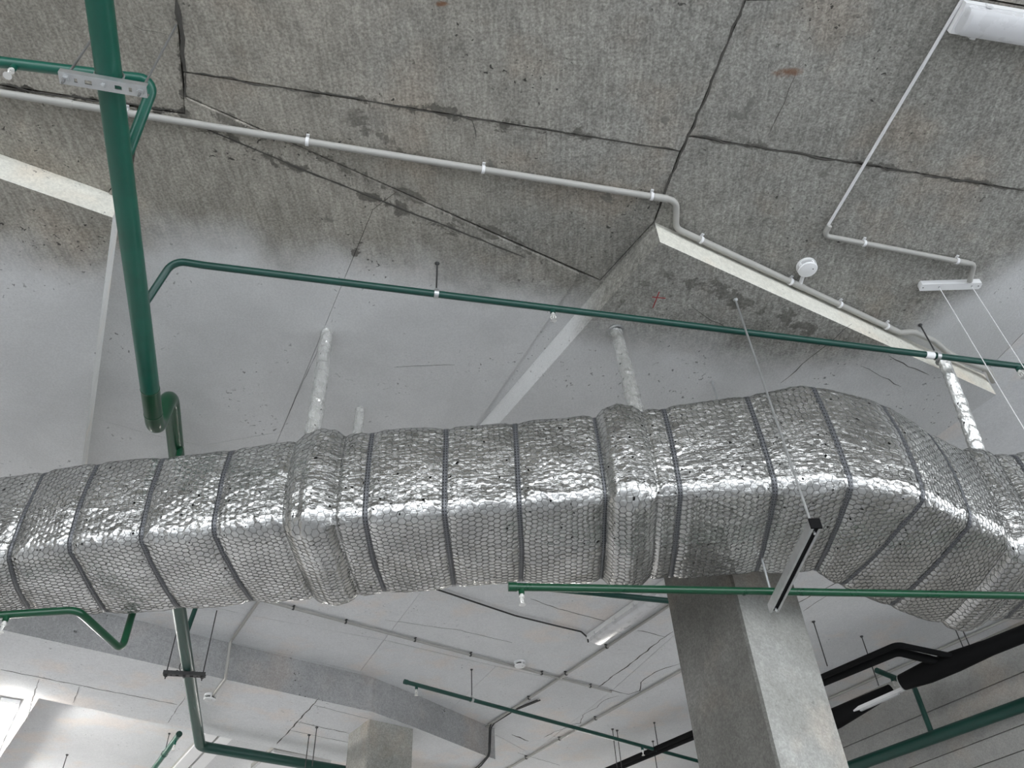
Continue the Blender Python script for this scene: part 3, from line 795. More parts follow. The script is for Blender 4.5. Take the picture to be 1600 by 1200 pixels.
def bracket(label, yc, half, htop, mat, rmat):
    """slotted channel carried by two rods, clamping the main pipe from below"""
    c = mp(yc, ZM - RM - 0.013)
    ax = np.array([md[1], -md[0], 0.0]); ay = np.array([*md, 0.0]); az = np.array([0, 0, 1.0])
    b = thing('pipe_bracket', label, 'bracket', c)
    w = 0.021; th = 0.0016; hh = 0.0125
    # web of the channel with real slots, flanges up
    g = G()
    slots = [(-0.62, 0.07), (-0.34, 0.16), (0.34, 0.16), (0.62, 0.07)]; xs = -1.0
    for cxx, ln in slots + [(1.2, 0.2)]:
        x1 = min(1.0, cxx - ln / 2)
        g.obox(c - az * hh + ax * half * (xs + x1) / 2, ax * half * (x1 - xs) / 2, ay * w, az * th)
        if cxx < 1:
            for s in (-1, 1): g.obox(c - az * hh + ax * half * cxx + ay * s * w * 0.68, ax * half * ln / 2, ay * w * 0.32, az * th)
        xs = cxx + ln / 2
    for s in (-1, 1): g.obox(c + ay * s * w, ax * half, ay * th, az * hh)
    g.make('channel', mat, b, sharp=30)
    for s in (-1, 1):
        r0 = c + ax * s * half * 0.86
        G().tube([r0 - az * 0.045, np.array([r0[0], r0[1], EYE + htop])], 0.0045, 8).make('threaded_rod', rmat, b)
        G().lathe([(0.013, -hh - 0.014), (0.013, -hh - 0.005), (0.017, -hh - 0.004), (0.017, -hh - 0.0015)], r0, 6).make('nut', mat, b)
        G().lathe([(0.0085, 0.0), (0.0085, 0.012)], c + ax * s * (RM + 0.012) + az * (hh + 0.0), 6).make('nut', mat, b)
    G().lathe([(0.008, -hh - 0.018), (0.010, -hh - 0.006), (0.010, -hh - 0.0015)], c, 6).make('bolt', mat, b)
    cl = c + az * (hh + 0.0)
    arcp = [mp(yc, ZM) + (RM + 0.004) * (math.cos(a) * ax + math.sin(a) * az) for a in np.linspace(-0.9, math.pi + 0.9, 22)]
    arcp = [c + ax * (RM + 0.012)] + arcp + [c - ax * (RM + 0.012)]
    G().tube(arcp, 0.0036, 8).make('pipe_clamp', M_DARK if rmat is M_DARK else M_GALV, b)
    return b
cb = P(157, 133, ZM - RM - 0.025)
bracket('galvanised slotted channel bracket under the thick green pipe, top left', cb[1], 0.145, HC, M_GALV, M_ROD)
cb2 = P(297, 1054, ZM - RM - 0.02)
bracket('dark slotted channel bracket on the green pipe beyond the duct', cb2[1], 0.15, HC, M_DARK, M_DARK)

ZBR = 3.15; RB = 0.0175
# branch across the picture
b0 = P(271, 407, ZBR + 0.02); bq = [P(300, 412, ZBR), P(681, 463, ZBR), P(1462, 556, ZBR), P(1600, 573, ZBR)]
bdir = (bq[2] - bq[0]); bdir /= np.linalg.norm(bdir)
br = thing('sprinkler_branch_pipe', 'thin green branch pipe crossing the frame above the duct, rising from the thick pipe', 'pipe', bq[1])
G().tube([mp(b0[1] + 0.09, ZM), b0, bq[0] + (bq[0] - bq[1]) * -0.05, bq[0] + bdir * 5.5], RB, 20, fillet=0.075).make('pipe', M_GREEND, br)
ring(P(1452, 555, ZBR), bdir, RB + 0.003, 0.05, 'sleeve', M_WHITE, br)
for px, py in ((863, 485), (1588, 571)): sprinkler(bq[0] + bdir * (P(px, py, ZBR) - bq[0])[0] / bdir[0], RB, br, 0.018, M_GREEND)

def rod_hanger(label, at, r, htop, mat=M_DARK, d=(1, 0, 0), group=None, clampmat=M_GALV):
    at = np.asarray(at, float)
    t_ = thing('pipe_hanger', label, 'hanger', (at[0], at[1], EYE + htop), group)
    G().tube([at + np.array([0, 0, r + 0.008]), (at[0], at[1], EYE + htop)], 0.0042, 8).make('threaded_rod', mat, t_)
    G().lathe([(0.006, -0.012), (0.012, -0.006), (0.012, 0.0)], (at[0], at[1], EYE + htop), 8).make('ceiling_anchor', mat, t_)
    dd = np.asarray(d, float); dd /= np.linalg.norm(dd); s = np.cross(dd, (0, 0, 1.0))
    c = G()
    loop = [at + (r + 0.0035) * (math.cos(a) * s + math.sin(a) * np.array([0, 0, 1.0])) for a in np.linspace(0, 2 * math.pi, 21)]
    n = len(loop) - 1; hw = 0.011
    vs = []; fs = []
    for k in range(n):
        o = (loop[k] - at) / np.linalg.norm(loop[k] - at) * 0.003
        vs += [loop[k] - dd * hw, loop[k] + dd * hw, loop[k] + dd * hw + o, loop[k] - dd * hw + o]
    for k in range(n):
        a, b = 4 * k, 4 * ((k + 1) % n)
        for j in range(4): fs.append((a + j, a + (j + 1) % 4, b + (j + 1) % 4, b + j))
    c.add(vs, fs)
    c.make('clamp_ring', clampmat, t_, sharp=30)
    G().lathe([(0.009, r + 0.004), (0.009, r + 0.018), (0.006, r + 0.020)], at, 6).make('nut', clampmat, t_)
    return t_
def onbr(px, py): 
    q = P(px, py, ZBR); return bq[0] + bdir * ((q - bq[0]) @ bdir)
rod_hanger('short dark rod with bright clamp holding the green branch pipe near mid-frame', onbr(681, 463), RB, HC - 0.012, M_DARK, bdir)
rod_hanger('short dark rod with clamp on the green branch pipe at right beside the drop panel', onbr(1464, 557), RB, HC, M_DARK, bdir)

# top-left branch, looping over the thick pipe
c1 = P(241, 129, ZBR); lft = P(0, 97, ZBR); ld = (lft - P(190, 120, ZBR)); ld /= np.linalg.norm(ld)
tb = thing('sprinkler_branch_pipe', 'green branch pipe at top left looping behind the thick green pipe', 'pipe', c1)
G().tube([mp(1.76, ZM), c1 + np.array([0, 0, 0.02]), P(190, 120, ZBR), lft, lft + ld * 2.0], RB + 0.004, 20, fillet=0.07).make('pipe', M_GREEN, tb)
sprinkler(P(25, 101, ZBR), RB + 0.004, tb, 0.014)

# low pipe passing under the duct at right
ZL = 1.915; RL = 0.0175
l0, l1 = P(795, 917, ZL), P(1600, 931, ZL); l_d = (l1 - l0) / np.linalg.norm(l1 - l0)
lp = thing('sprinkler_branch_pipe', 'glossy green pipe slung just below the silver duct at right, capped at its left end', 'pipe', l0)
G().tube([l0, l1 + l_d * 3], RL, 20).make('pipe', M_GREENL, lp)
G().lathe([(RL + 0.003, -0.002), (RL + 0.003, 0.035), (RL + 0.001, 0.036)], l0, 20, l_d).make('end_cap', M_GREENL, lp)
ring(P(1162, 924, ZL), l_d, RL + 0.0018, 0.012, 'weld_bead', M_GREENL, lp)
sprinkler(l0 + l_d * 0.055, RL, lp, 0.016, M_GREENL)

# low pipe at the left edge with its riser
ZK = 1.96
k0, k1, k2 = P(0, 961, ZK), P(121, 953, ZK), P(190, 1016, ZK)
kp = thing('sprinkler_branch_pipe', 'green pipe dipping below the duct at the lower left edge, with sprinkler', 'pipe', k1)
top_k = np.array([k2[0], k2[1], EYE + ZJ - 0.02])
G().tube([k0 + (k0 - k1) * 3, k1, k2, top_k], 0.0175, 20, fillet=0.05).make('pipe', M_GREENL, kp)
sprinkler(P(12, 960, ZK), 0.0175, kp, 0.016, M_GREENL)
# connecting riser seen beside the main pipe past the duct
r0 = mp(P(298, 1003, ZM)[1], ZM); r1 = P(306, 950, 3.2)
rp = thing('riser_pipe', 'short dark green riser leaving the main pipe just past the duct', 'pipe', r0)
G().tube([r0, P(309, 940, 3.17), P(330, 925, 3.17)], 0.0175, 16, fillet=0.05).make('pipe', M_GREEND, rp)

# strut hung below the duct
sa, sb = P(1271, 812, 1.895 - 0.02), P(1206, 944, 1.895 - 0.02)
ub = thing('strut_hanger', 'dark steel strut hung on a long rod below the duct, carrying the low green pipe', 'hanger', (sa + sb) / 2)
d = (sb - sa); Ls = np.linalg.norm(d); d = d / Ls; sd = np.array([d[1], -d[0], 0]); zz = np.array([0, 0, 1.0])
g = G(); cc = (sa + sb) / 2 - zz * 0.021
g.obox(cc + zz * 0.0195, d * Ls / 2, sd * 0.0205, zz * 0.0013)
for s in (-1, 1):
    g.obox(cc + sd * s * 0.0195, d * Ls / 2, sd * 0.0013, zz * 0.0205)
    g.obox(cc + sd * s * 0.0145 - zz * 0.0195, d * Ls / 2, sd * 0.005, zz * 0.0013)
g.make('strut_channel', M_GALV, ub, sharp=30)
G().obox(sa - zz * 0.021 - d * 0.004, d * 0.004, sd * 0.0225, zz * 0.0225).make('end_plug', M_BLACK, ub)
G().obox(cc - zz * 0.0 , d * (Ls / 2 - 0.01), sd * 0.0175, zz * 0.016).make('channel_shade_fill', M_BLACK, ub)  # black fill standing for the shade inside the open channel
for q, nm in ((sa + d * 0.03, HS), (sb - d * 0.03, HS)):
    G().tube([q - zz * 0.05, np.array([q[0], q[1], EYE + nm])], 0.0055, 8).make('threaded_rod', M_GALV, ub)
    G().lathe([(0.010, 0.0), (0.010, 0.010)], q, 6).make('nut', M_GALV, ub)
    G().lathe([(0.006, -0.010), (0.013, -0.004), (0.013, 0.0)], (q[0], q[1], EYE + nm), 8).make('ceiling_anchor', M_GALV, ub)

# ------------------------------------------------------------------ far pipes
ZF = 3.12
f0, f1 = P(632, 1065, ZF), P(1090, 1189, ZF); fd = (f1 - f0) / np.linalg.norm(f1 - f0)
fp = thing('sprinkler_branch_pipe', 'thin dark green pipe far below the pale ceiling, ending before the bent beam', 'pipe', f0)
G().tube([f0, f1 + fd * 2], RB, 16).make('pipe', M_GREEND, fp)
G().lathe([(RB + 0.003, -0.002), (RB + 0.003, 0.03)], f0, 16, fd).make('end_cap', M_GREEND, fp)
for q in (0.12, ): sprinkler(f0 + fd * q, RB, fp, 0.02, M_GREEND)
qq = P(1002, 1166, ZF); sprinkler(f0 + fd * ((qq - f0) @ fd), RB, fp, 0.02, M_GREEND)
rod_hanger('thin rod with bright clamp on the far dark green pipe', f0 + fd * ((P(738, 1093, ZF) - f0) @ fd), RB, HC, M_DARK, fd)
rod_hanger('thin rod clamping the far green pipe beside the large column', f0 + fd * ((P(1028, 1173, ZF) - f0) @ fd), RB, HC, M_DARK, fd)

g0, g1 = P(918, 926, 3.0), P(1046, 939, 3.0); gd = (g1 - g0) / np.linalg.norm(g1 - g0)
gp = thing('sprinkler_branch_pipe', 'green pipe behind the low glossy pipe, meeting the large column', 'pipe', g0)
G().tube([g0 - gd * 0.5, g1 + gd * 0.1], 0.021, 16).make('pipe', M_GREEND, gp)

e0, e1 = P(280, 1147, 3.2), P(238, 1204, 3.2); ed = (e1 - e0) / np.linalg.norm(e1 - e0)
ep = thing('sprinkler_branch_pipe', 'short pale green pipe end below the far recess, bottom left', 'pipe', e0)
G().tube([e0, e1 + ed * 3], 0.026, 16).make('pipe', M_GREEN, ep)
G().lathe([(0.029, -0.002), (0.029, 0.03)], e0, 16, ed).make('end_cap', M_GREEND, ep)
sprinkler(e0 + ed * 0.12, 0.026, ep, 0.03)
rod_hanger('thin rod and clamp on the pale green pipe end, bottom left', e0 + ed * ((P(256, 1178, 3.2) - e0) @ ed), 0.026, HC, M_DARK, ed, clampmat=M_GREEND)

# right-hand pipes along the wall
def z_for(x, y, depth): 
    q = P(x, y, 1.0) - np.array([0, 0, EYE]); return depth / (q @ fwd)
zg = z_for(1465, 1150, 7.38); RW = 0.054
w0_, w1_ = P(1330, 1198, zg), P(1600, 1101, zg); wdv = (w1_ - w0_) / np.linalg.norm(w1_ - w0_)
wp = thing('sprinkler_main_pipe', 'thick dark green pipe along the board-marked wall, lower right', 'pipe', w0_)
G().tube([w0_ - wdv * 3, w1_ + wdv * 3], RW, 24).make('pipe', M_GREEND, wp)
tq = w0_ + wdv * ((P(1453, 1150, zg) - w0_) @ wdv)
ztop = 3.17
tv = P(1424, 1068, ztop); tw = P(1366, 1044, ztop)
tv2 = np.array([tq[0], tq[1], EYE + ztop])
G().tube([tq, tv2, tv2 + (tw - tv)], 0.024, 16, fillet=0.05).make('branch', M_GREEND, wp)
sprinkler(tv2 + (tw - tv) * 0.62, 0.024, wp, 0.02, M_GREEND)
ZBK = 3.02
k_0, k_1 = P(1408, 1067, ZBK), P(1600, 990, ZBK); kd = (k_1 - k_0) / np.linalg.norm(k_1 - k_0)
bp = thing('lagged_pipe', 'thick black lagged pipe under the ceiling by the right wall, open end with two offshoots', 'pipe', k_0)
G().tube([k_0, k_0 + kd * 0.02, k_0 + kd * 0.25, k_0 + kd * 0.5, k_0 + kd * 0.8, k_1 + kd * 3], 0.07, 24, rad=[0.062, 0.068, 0.088, 0.085, 0.066, 0.062]).make('lagging', M_BLACK, bp)
G().lathe([(0.04, -0.010), (0.058, -0.004), (0.066, 0.004), (0.062, 0.02)], k_0, 24, kd).make('end_ring', M_GALV, bp)
for s, (ya, yb, yc) in enumerate((((1475, 1036), (1402, 1018), (1286, 1066)), ((1492, 1026), (1402, 1007), (1286, 1057)))):
    a, b, c = P(*ya, ZBK + 0.02), P(*yb, 3.12), P(*yc, 3.12)
    G().tube([a, b, c + (c - b) * 4.5], 0.036 if s == 0 else 0.024, 14, fillet=0.08).make('offshoot', M_BLACK, bp)
jc = P(1516, 1022, ZBK); jc = k_0 + kd * ((jc - k_0) @ kd)
ring(jc, kd, 0.072, 0.025, 'clip_ring', M_GALV, bp)
for px, py, qx, qy in ((1490, 977, 1505, 1013), (1500, 975, 1517, 1012)):
    a = P(px, py, HC); G().tube([a, np.array([a[0], a[1], EYE + ZBK + 0.05])], 0.0045, 6).make('threaded_rod', M_DARK, bp)
x0_, x1_ = P(1306, 1122, 3.02), P(1392, 1078, 3.06)
fb = thing('lagged_pipe', 'black lagged pipe further along the right wall, behind the large column', 'pipe', x0_)
xd = (x1_ - x0_) / np.linalg.norm(x1_ - x0_)
G().tube([x0_ - xd * 2, x0_, x1_], 0.09, 18, rad=[0.1, 0.09, 0.05]).make('lagging', M_BLACK, fb)
wf0, wf1 = P(1335, 1110, 3.0), P(1412, 1076, 3.0)
wfd = (wf1 - wf0); wfl = np.linalg.norm(wfd); wfd /= wfl; wfs = np.array([wfd[1], -wfd[0], 0])
wf = thing('batten_light', 'slim white batten fitting below the black pipe on the right wall', 'light', (wf0 + wf1) / 2)
G().obox((wf0 + wf1) / 2, wfd * wfl / 2, wfs * 0.018, zz * 0.014).make('housing', M_WHITE, wf)
G().obox((wf0 + wf1) / 2 - zz * 0.021, wfd * (wfl / 2 - 0.06), wfs * 0.012, zz * 0.008).make('diffuser', M_DIFF, wf)

# ------------------------------------------------------------------ conduits
def conduit(label, pts, r, mat, fil=0.05, clips=(), n=10, nm='conduit', clipmat=None, name_part='tube', cat='conduit', sleeves=()):
    t_ = thing(nm, label, cat, pts[0])
    G().tube(pts, r, n, fillet=fil).make(name_part, mat, t_)
    for c, d_ in clips:
        c = np.asarray(c, float); d_ = np.asarray(d_, float); d_ /= np.linalg.norm(d_); s_ = np.cross(d_, (0, 0, 1.0)); s_ /= np.linalg.norm(s_)
        g = G()
        arcp = [c + (r + 0.002) * (math.cos(a) * s_ + math.sin(a) * zz) for a in np.linspace(-math.pi * 1.1, 0.1 * math.pi, 12)]
        for i in range(len(arcp) - 1):
            m_ = (arcp[i] + arcp[i + 1]) / 2; e_ = (arcp[i + 1] - arcp[i]) / 2; o_ = m_ - c; o_ /= np.linalg.norm(o_)
            g.obox(m_, e_ * 1.1, d_ * 0.007, o_ * 0.002)
        g.obox(c + zz * (r + 0.004), s_ * (r + 0.010), d_ * 0.007, zz * 0.003)
        g.make('clip', clipmat or M_PVCL, t_)
    for c, d_ in sleeves: ring(c, d_, r + 0.0025, 0.07, 'sleeve', mat, t_)
    return t_
RCND = 0.0155; hcn = HC - 0.024
def cl(a, b, px):
    """point at picture column px on the straight run a-b (both at one height)"""
    lo, hi = 0.0, 1.0
    for _ in range(40):
        m_ = (lo + hi) / 2; q = a + (b - a) * m_ - np.array([0, 0, EYE])
        x = 800 + F_PX * (q @ rgt) / (q @ fwd)
        if (x < px) == ((P(800, 600, 3) is not None) and True): lo = m_
        else: hi = m_
    return a + (b - a) * lo
ca, cb_, = P(0, 144, hcn), P(1043, 309, hcn); cd1 = (cb_ - ca) / np.linalg.norm(cb_ - ca)
ca = ca - cd1 * 2.0
c2 = P(1057, 313, hcn); c3 = V(*(CH - BC * 0.03 + AC * 0.10), hcn)
c4 = V(*(CH - BC * 0.03 + AC * 1.66), hcn)
cpd = (c4 - c3) / np.linalg.norm(c4 - c3)
conduit('long grey conduit across the bare concrete, turning along the drop panel edge', [ca, c2, c3, c4], RCND, M_PVC, 0.06,
        clips=[(cl(ca, c2, x), cd1) for x in (198, 480, 755, 1018)] + [(cl(c3, c4, x), cpd) for x in (1095, 1235, 1312, 1385)], n=14, sleeves=[(cl(ca, c2, 1032), cd1), (cl(ca, c2, 100), cd1), (cl(c3, c4, 1248), cpd), (cl(c3, c4, 1392), cpd)])
conduit('corrugated grey hose running on from the conduit beside the drop panel', [c4, P(1426, 518, hcn - 0.01), P(1458, 532, hcn - 0.02), P(1478, 549, hcn - 0.02), P(1500, 562, hcn - 0.02), P(1545, 578, hcn - 0.02), P(1552, 596, hcn - 0.03)], 0.017, M_PVC, 0.08, n=12, nm='flexible_conduit')
d0, d1, d2, d3 = P(1512, -10, hcn), P(1287, 368, hcn), P(1522, 413, hcn), P(1515, 440, hcn - 0.01)
dd2 = (d2 - d1) / np.linalg.norm(d2 - d1); dd1 = (d1 - d0) / np.linalg.norm(d1 - d0)
conduit('grey conduit from the white ceiling light down to the sign mount', [d1 - dd1 * 0.06, d1, d2, d3], 0.0135, M_PVC, 0.03, clips=[(cl(d1, d2, x), dd2) for x in (1350, 1495)], n=12, sleeves=[(cl(d1, d2, 1503), dd2)])
G().tube([d0 - dd1 * 1.0 + zz * 0.012, d1 - dd1 * 0.05 + zz * 0.012], 0.0075, 10).make('feed_tube', M_PVCL, bpy.data.objects['conduit.001'])
hf = HC - 0.02
fa, fb_ = P(418, 940, hf), P(955, 1081, hf)
fad = (fb_ - fa) / np.linalg.norm(fb_ - fa)
conduit('thin grey conduit along the far ceiling towards the smoke detector', [fa - fad * 1.5, fb_], 0.011, M_PVC, 0, clips=[(cl(fa, fb_, x), fad) for x in (458, 540, 648, 735, 846, 922)], clipmat=M_DARK)
for lab, (a, b) in {'far ceiling conduit crossing near the unlit tube light': ((800, 1109), (1046, 946)), 'far ceiling conduit running diagonally beside the large column': ((798, 1198), (1066, 1047))}.items():
    a, b = P(*a, hf), P(*b, hf); dv = (b - a) / np.linalg.norm(b - a)
    conduit(lab, [a - dv * 2.0, b + dv * 1.2], 0.012, M_PVC, 0, clips=[(a + dv * k, dv) for k in (0.3, 0.9, 1.5)], clipmat=M_DARK)
a, b = P(1290, 1094, hf), P(1600, 956, hf); dv = (b - a) / np.linalg.norm(b - a)
conduit('pale conduit under the ceiling in front of the right wall', [a - dv * 1.0, b + dv * 2], 0.012, M_PVC, 0)
conduit('pale cable dropping over the far beam to its smoke detector', [P(405, 938, hf), P(363, 999, hf), P(360, 1003, hf - 0.04), P(354, 1056, HB + 0.0) + np.array([0, -0.02, 0.0]), P(353, 1060, HB - 0.015), P(333, 1086, HB - 0.012)], 0.012, M_PVC, 0.03)
for s, lab in ((0, 'black cable running down the end of the bent far beam'), (1, 'second black cable at the end of the bent far beam')):
    o = s * 4
    conduit(lab, [P(840 + o, 1094, hf), P(800 + o, 1110, hf), P(768 + o, 1130, hf), P(765 + o * 0.6, 1140, hf - 0.04) + np.array([0, -0.03, 0]), P(764 + o * 0.4, 1182, HB - 0.01) + np.array([0, -0.04, 0]), P(748 + o, 1196, HB - 0.02), P(725 + o, 1215, HB - 0.02)], 0.007, M_CABLE, 0.05, nm='cable', cat='cable', name_part='sheath')
conduit('thin black cable feeding the unlit tube light', [P(620, 900, hf), P(805, 962, hf), P(870, 978, hf), P(908, 987, hf), P(918, 996, hf), P(919, 1003, hf)], 0.007, M_CABLE, 0.06, nm='cable', cat='cable', name_part='sheath')

# ------------------------------------------------------------------ lights and fittings
def tube_light(label, c, along, L, w, h, lit=False, ends=True, body=M_WHITE, diff=None, name='tube_light'):
    """weatherproof fitting: tray, rounded diffuser, clips"""
    c = np.asarray(c, float); al = np.array([*along, 0.0]); al /= np.linalg.norm(al); sd_ = np.array([-al[1], al[0], 0])
    c = c - zz * 0.004
    t_ = thing(name, label, 'light', c)
    def bar(L_, w_, z0, z1, taper, nm, mat):
        v = []; f = []; n = 8; prof = []
        for k in range(n + 1):
            a = math.pi * k / n; prof.append((-math.cos(a), math.sin(a) ** 0.45))
        rings = []
        for e in (-1, 1):
            seq = [(0.0, 0.0), (0.05, 0.75), (0.12, 1.0)]
            rings += [(e * (L_ / 2) * (1 - q[0] * (w_ / L_) * 3), q[1]) for q in (seq if e < 0 else seq[::-1])]
        for x, k in rings:
            for px_, pz in prof:
                v.append(c + al * x + sd_ * px_ * w_ / 2 * (0.72 + 0.28 * k) + zz * (z0 + (z1 - z0) * pz * (0.25 + 0.75 * k)))
        m_ = n + 1
        for i in range(len(rings) - 1):
            for k in range(n): f.append((i * m_ + k, i * m_ + k + 1, (i + 1) * m_ + k + 1, (i + 1) * m_ + k))
            f.append((i * m_ + n, i * m_, (i + 1) * m_, (i + 1) * m_ + n))
        f.append(tuple(range(m_ - 1, -1, -1))); f.append(tuple((len(rings) - 1) * m_ + k for k in range(m_)))
        return add_mesh(nm, v, f, mat, t_, sharp=35)
    g = G(); g.obox(c - zz * h * 0.22, al * L / 2, sd_ * w / 2, zz * h * 0.22); g.make('tray', body, t_)
    bar(L * 0.985, w * 0.93, -h * 0.40, -h, 0.1, 'diffuser', diff or (M_LIT if lit else M_DIFF))
    for s in (-1, 1):
        for k in (-0.42, -0.2, 0.0, 0.2, 0.42):
            G().obox(c + al * k * L + sd_ * s * (w / 2 + 0.002) - zz * h * 0.42, al * 0.012, sd_ * 0.004, zz * h * 0.16).make('clip', M_PVCL, t_)
    return t_
fA = P(1498, 30, HC - 0.05)
tl_dir = (P(1600, 47, HC - 0.05) - P(1498, 30, HC - 0.05))[:2]; tl_dir /= np.linalg.norm(tl_dir)
cL = fA[:2] + tl_dir * 0.63
tube_light('white weatherproof tube light on bare concrete, top right', V(*cL, HC), tl_dir, 1.26, 0.125, 0.085)
q0 = P(929, 1004, HC - 0.06)[:2]; q1 = P(1012, 946, HC - 0.06)[:2]; qd = (q1 - q0) / np.linalg.norm(q1 - q0)
tube_light('unlit white tube light on the far ceiling, left of the large column', V(*(q0 + qd * 0.63), HC), qd, 1.26, 0.16, 0.09)
# lit fitting at the left edge; unseen ones added to brighten the far bay
la = P(12, 1106, HB - 0.08)[:2]; lb = P(-20, 1180, HB - 0.08)[:2]; ldv = (lb - la) / np.linalg.norm(lb - la)
tube_light('glowing tube light under the far beam, lower left edge', V(*(la + ldv * 0.63), HB), ldv, 1.26, 0.145, 0.09, lit=True)
row = la + ldv * 0.63
for p_, h_, lab in ((row + B3 * 2.2, HB, 'added unseen tube light brightening the far bay, nearer one under the cross beam'), (row + B3 * 4.4, HB, 'added unseen tube light brightening the far bay, farther one under the cross beam'),
                    (np.array([-7.9, 5.7]), HC, 'added unseen tube light brightening the far bay, out past the left edge'), (np.array([-1.2, 12.9]), HC, 'added unseen tube light brightening the far bay, deepest one'), (np.array([-3.0, 11.2]), HC, 'added unseen tube light brightening the far bay below the frame, left one'), (np.array([0.6, 11.6]), HC, 'added unseen tube light brightening the far bay below the frame, right one')):
    tube_light(lab, V(*p_, h_), B3, 1.26, 0.17, 0.09, lit=True)
# twin white fitting in the far recess
tw0 = P(346, 1146, HC - 0.05)[:2]; tw1 = P(290, 1206, HC - 0.05)[:2]; twd = (tw1 - tw0) / np.linalg.norm(tw1 - tw0); tws = np.array([-twd[1], twd[0]])
tf = thing('ceiling_light', 'white twin-strip ceiling fitting in the far recess behind the green pipe elbow', 'light', V(*tw0, HC))
cen = V(*(tw0 + twd * 0.4), HC)
al3 = np.array([*twd, 0]); sd3 = np.array([*tws, 0])
G().obox(cen - zz * 0.012, al3 * 0.85, sd3 * 0.14, zz * 0.012).make('tray', M_PVC, tf)
for s in (-1, 1): G().obox(cen - zz * 0.038 + sd3 * s * 0.075, al3 * 0.84, sd3 * 0.062, zz * 0.014).make('diffuser', M_WHITE, tf)
pf = thing('ceiling_light', 'flat white ceiling fitting beside the far column, bottom of frame', 'light', P(440, 1180, HC))
pc = P(455, 1195, HC - 0.05); 
G().obox(pc + zz * 0.03, np.array([*A3, 0]) * 0.33, np.array([*B3, 0]) * 0.30, zz * 0.02).make('tray', M_PVC, pf)
G().obox(pc - zz * 0.005, np.array([*A3, 0]) * 0.32, np.array([*B3, 0]) * 0.29, zz * 0.015).make('diffuser', M_WHITE, pf)

def detector(label, c, tilt=None):
    c = np.asarray(c, float)
    t_ = thing('smoke_detector', label, 'detector', c)
    G().lathe([(0.050, -0.0), (0.052, -0.010), (0.052, -0.017), (0.044, -0.019)], c, 28).make('base', M_WHITE, t_)
    G().lathe([(0.034, -0.018), (0.034, -0.036)], c, 28).make('vent_slot', M_SLOT, t_)
    for k in range(4):
        a = 0.5 + k * hp; o = np.array([math.cos(a), math.sin(a), 0])
        G().obox(c + o * 0.044 - zz * 0.027, o * 0.005, np.array([-o[1], o[0], 0]) * 0.006, zz * 0.009).make('post', M_WHITE, t_)
    G().lathe([(0.048, -0.034), (0.050, -0.037), (0.046, -0.043), (0.030, -0.047)], c, 28).make('cover', M_WHITE, t_)
    G().lathe([(0.003, -0.046), (0.003, -0.0485)], c + np.array([0.022, -0.01, 0]), 8).make('indicator', M_SLOT, t_)
    return t_
detector('round white smoke detector beside the grey conduit at right', P(1259, 414, HC))
detector('round white smoke detector in the middle of the far ceiling', P(812, 1034, HC))
detector('round white smoke detector under the far beam, lower left', P(329, 1086, HB))
jb = P(1246, 442, hcn)
G2 = thing('junction_stub', 'pale stub joining the conduit to the smoke detector at right', 'conduit', jb)
G().tube([P(1250, 445, hcn), P(1255, 430, HC - 0.012)], 0.010, 10).make('tube', M_PVCL, G2)

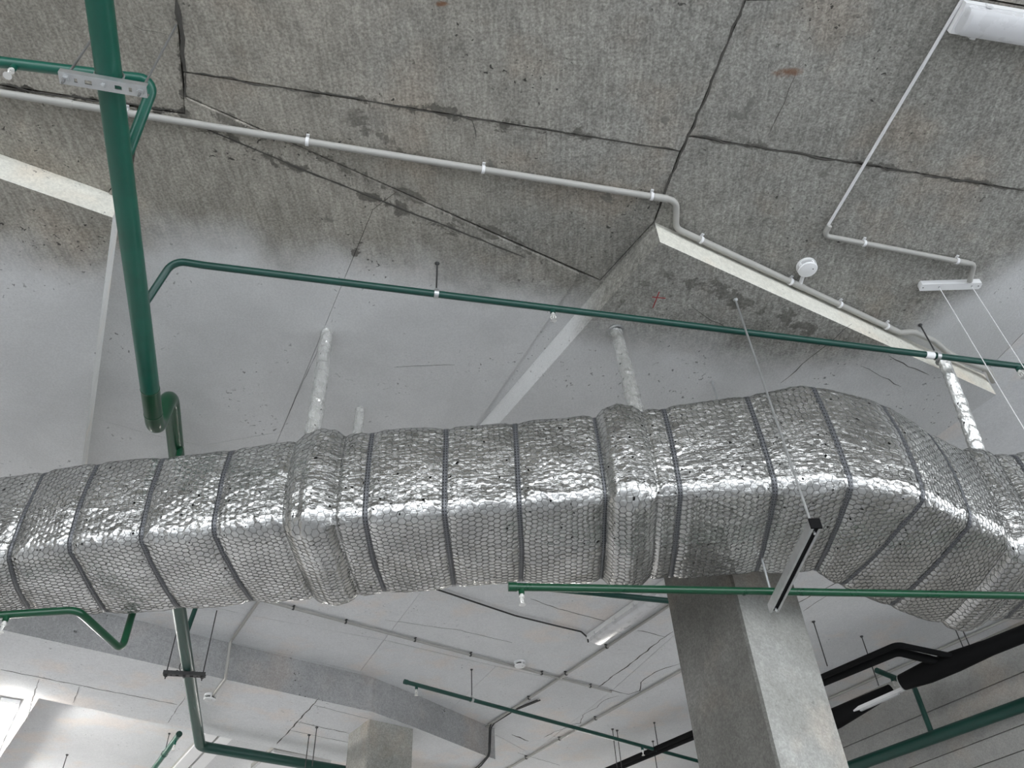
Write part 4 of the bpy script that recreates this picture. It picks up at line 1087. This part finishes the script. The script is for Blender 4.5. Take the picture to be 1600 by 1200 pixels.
# sign mount with its two wires
sg0, sg1 = P(1437, 449, HC - 0.03), P(1533, 446, HC - 0.03)
sdv = (sg1 - sg0); sl = np.linalg.norm(sdv); sdv /= sl; ssd = np.array([-sdv[1], sdv[0], 0])
sm = thing('sign_mount', 'slim white ceiling mount with two fine suspension wires, right', 'mount', (sg0 + sg1) / 2)
mc = (sg0 + sg1) / 2
poly = [mc + sdv * x * sl / 2 + ssd * y * 0.022 for x, y in ((-1, -0.5), (-0.96, -1), (0.96, -1), (1, -0.5), (1, 0.5), (0.96, 1), (-0.96, 1), (-1, 0.5))]
G().prism([tuple(p[:2]) for p in poly], EYE + HC - 0.034, EYE + HC - 0.002).make('housing', M_WHITE, sm)
for px in (1466, 1516):
    q = mc + sdv * ((P(px, 450, HC - 0.03) - mc) @ sdv)
    G().tube([q, np.array([q[0], q[1], EYE + 0.35])], 0.0022, 6).make('wire', M_PVCL, sm)
    G().lathe([(0.004, -0.0355), (0.005, -0.03)], (q[0], q[1], EYE + HC), 8).make('wire_gland', M_SLOT, sm)
for sx in (-0.9, 0.9):
    G().lathe([(0.003, -0.0352), (0.004, -0.03)], (*(mc + sdv * sx * sl / 2)[:2], EYE + HC), 8).make('screw', M_SLOT, sm)

# free threaded rods on the far ceiling
for px, py, hb, lab in ((483, 1148, 2.75, 'thin threaded rod beside the far column, left of a pair'), (495, 1136, 2.75, 'thin threaded rod beside the far column, right of a pair'),
                        (957, 1139, 2.6, 'thin threaded rod behind the far green pipe, left of a pair'), (964, 1141, 2.6, 'thin threaded rod behind the far green pipe, right of a pair'),
                        (1271, 971, 3.0, 'thin threaded rod just right of the large column'), (1346, 994, 2.95, 'thin threaded rod above the black offshoots at right'), (105, 1179, 2.9, 'thin threaded rod in the far recess at lower left'), (1020, 1158, 2.8, 'thin threaded rod hanging to the black offshoots left of the large column')):
    a = P(px, py, HB if px < 500 and px > 400 else HC); t_ = thing('threaded_rod', lab, 'rod', a)
    G().tube([a, np.array([a[0], a[1], EYE + hb])], 0.0045, 6).make('rod', M_DARK, t_)
    G().lathe([(0.008, -0.012), (0.015, -0.004), (0.015, 0.0)], a, 8).make('ceiling_anchor', M_DARK, t_)

tag(ceil, 'concrete ceiling cast in large panels, bare brown near, sprayed white beyond', 'ceiling')
tag(fl, 'pale screed floor below the pipes', 'floor')
tag(dp, 'angular concrete drop panel with pale edge above the large column', 'drop panel')
tag(dpl, 'concrete drop panel at the left edge behind the thick green pipe', 'drop panel')
for o, l in zip(bo, ('long grey-faced beam beyond the duct, lower left', 'short beam bending away to the right of the far column', 'cross beam carrying the glowing light, lower left corner')): tag(o, l, 'beam')
tag(col1, 'large square concrete column under the duct, dark left face and pale right face', 'column')
tag(col2, 'small far concrete column under the bent beam', 'column')
tag(wall, 'grey board-marked concrete wall at lower right', 'wall')
for o in list(bpy.data.objects):
    if '_o' in o: del o['_o']
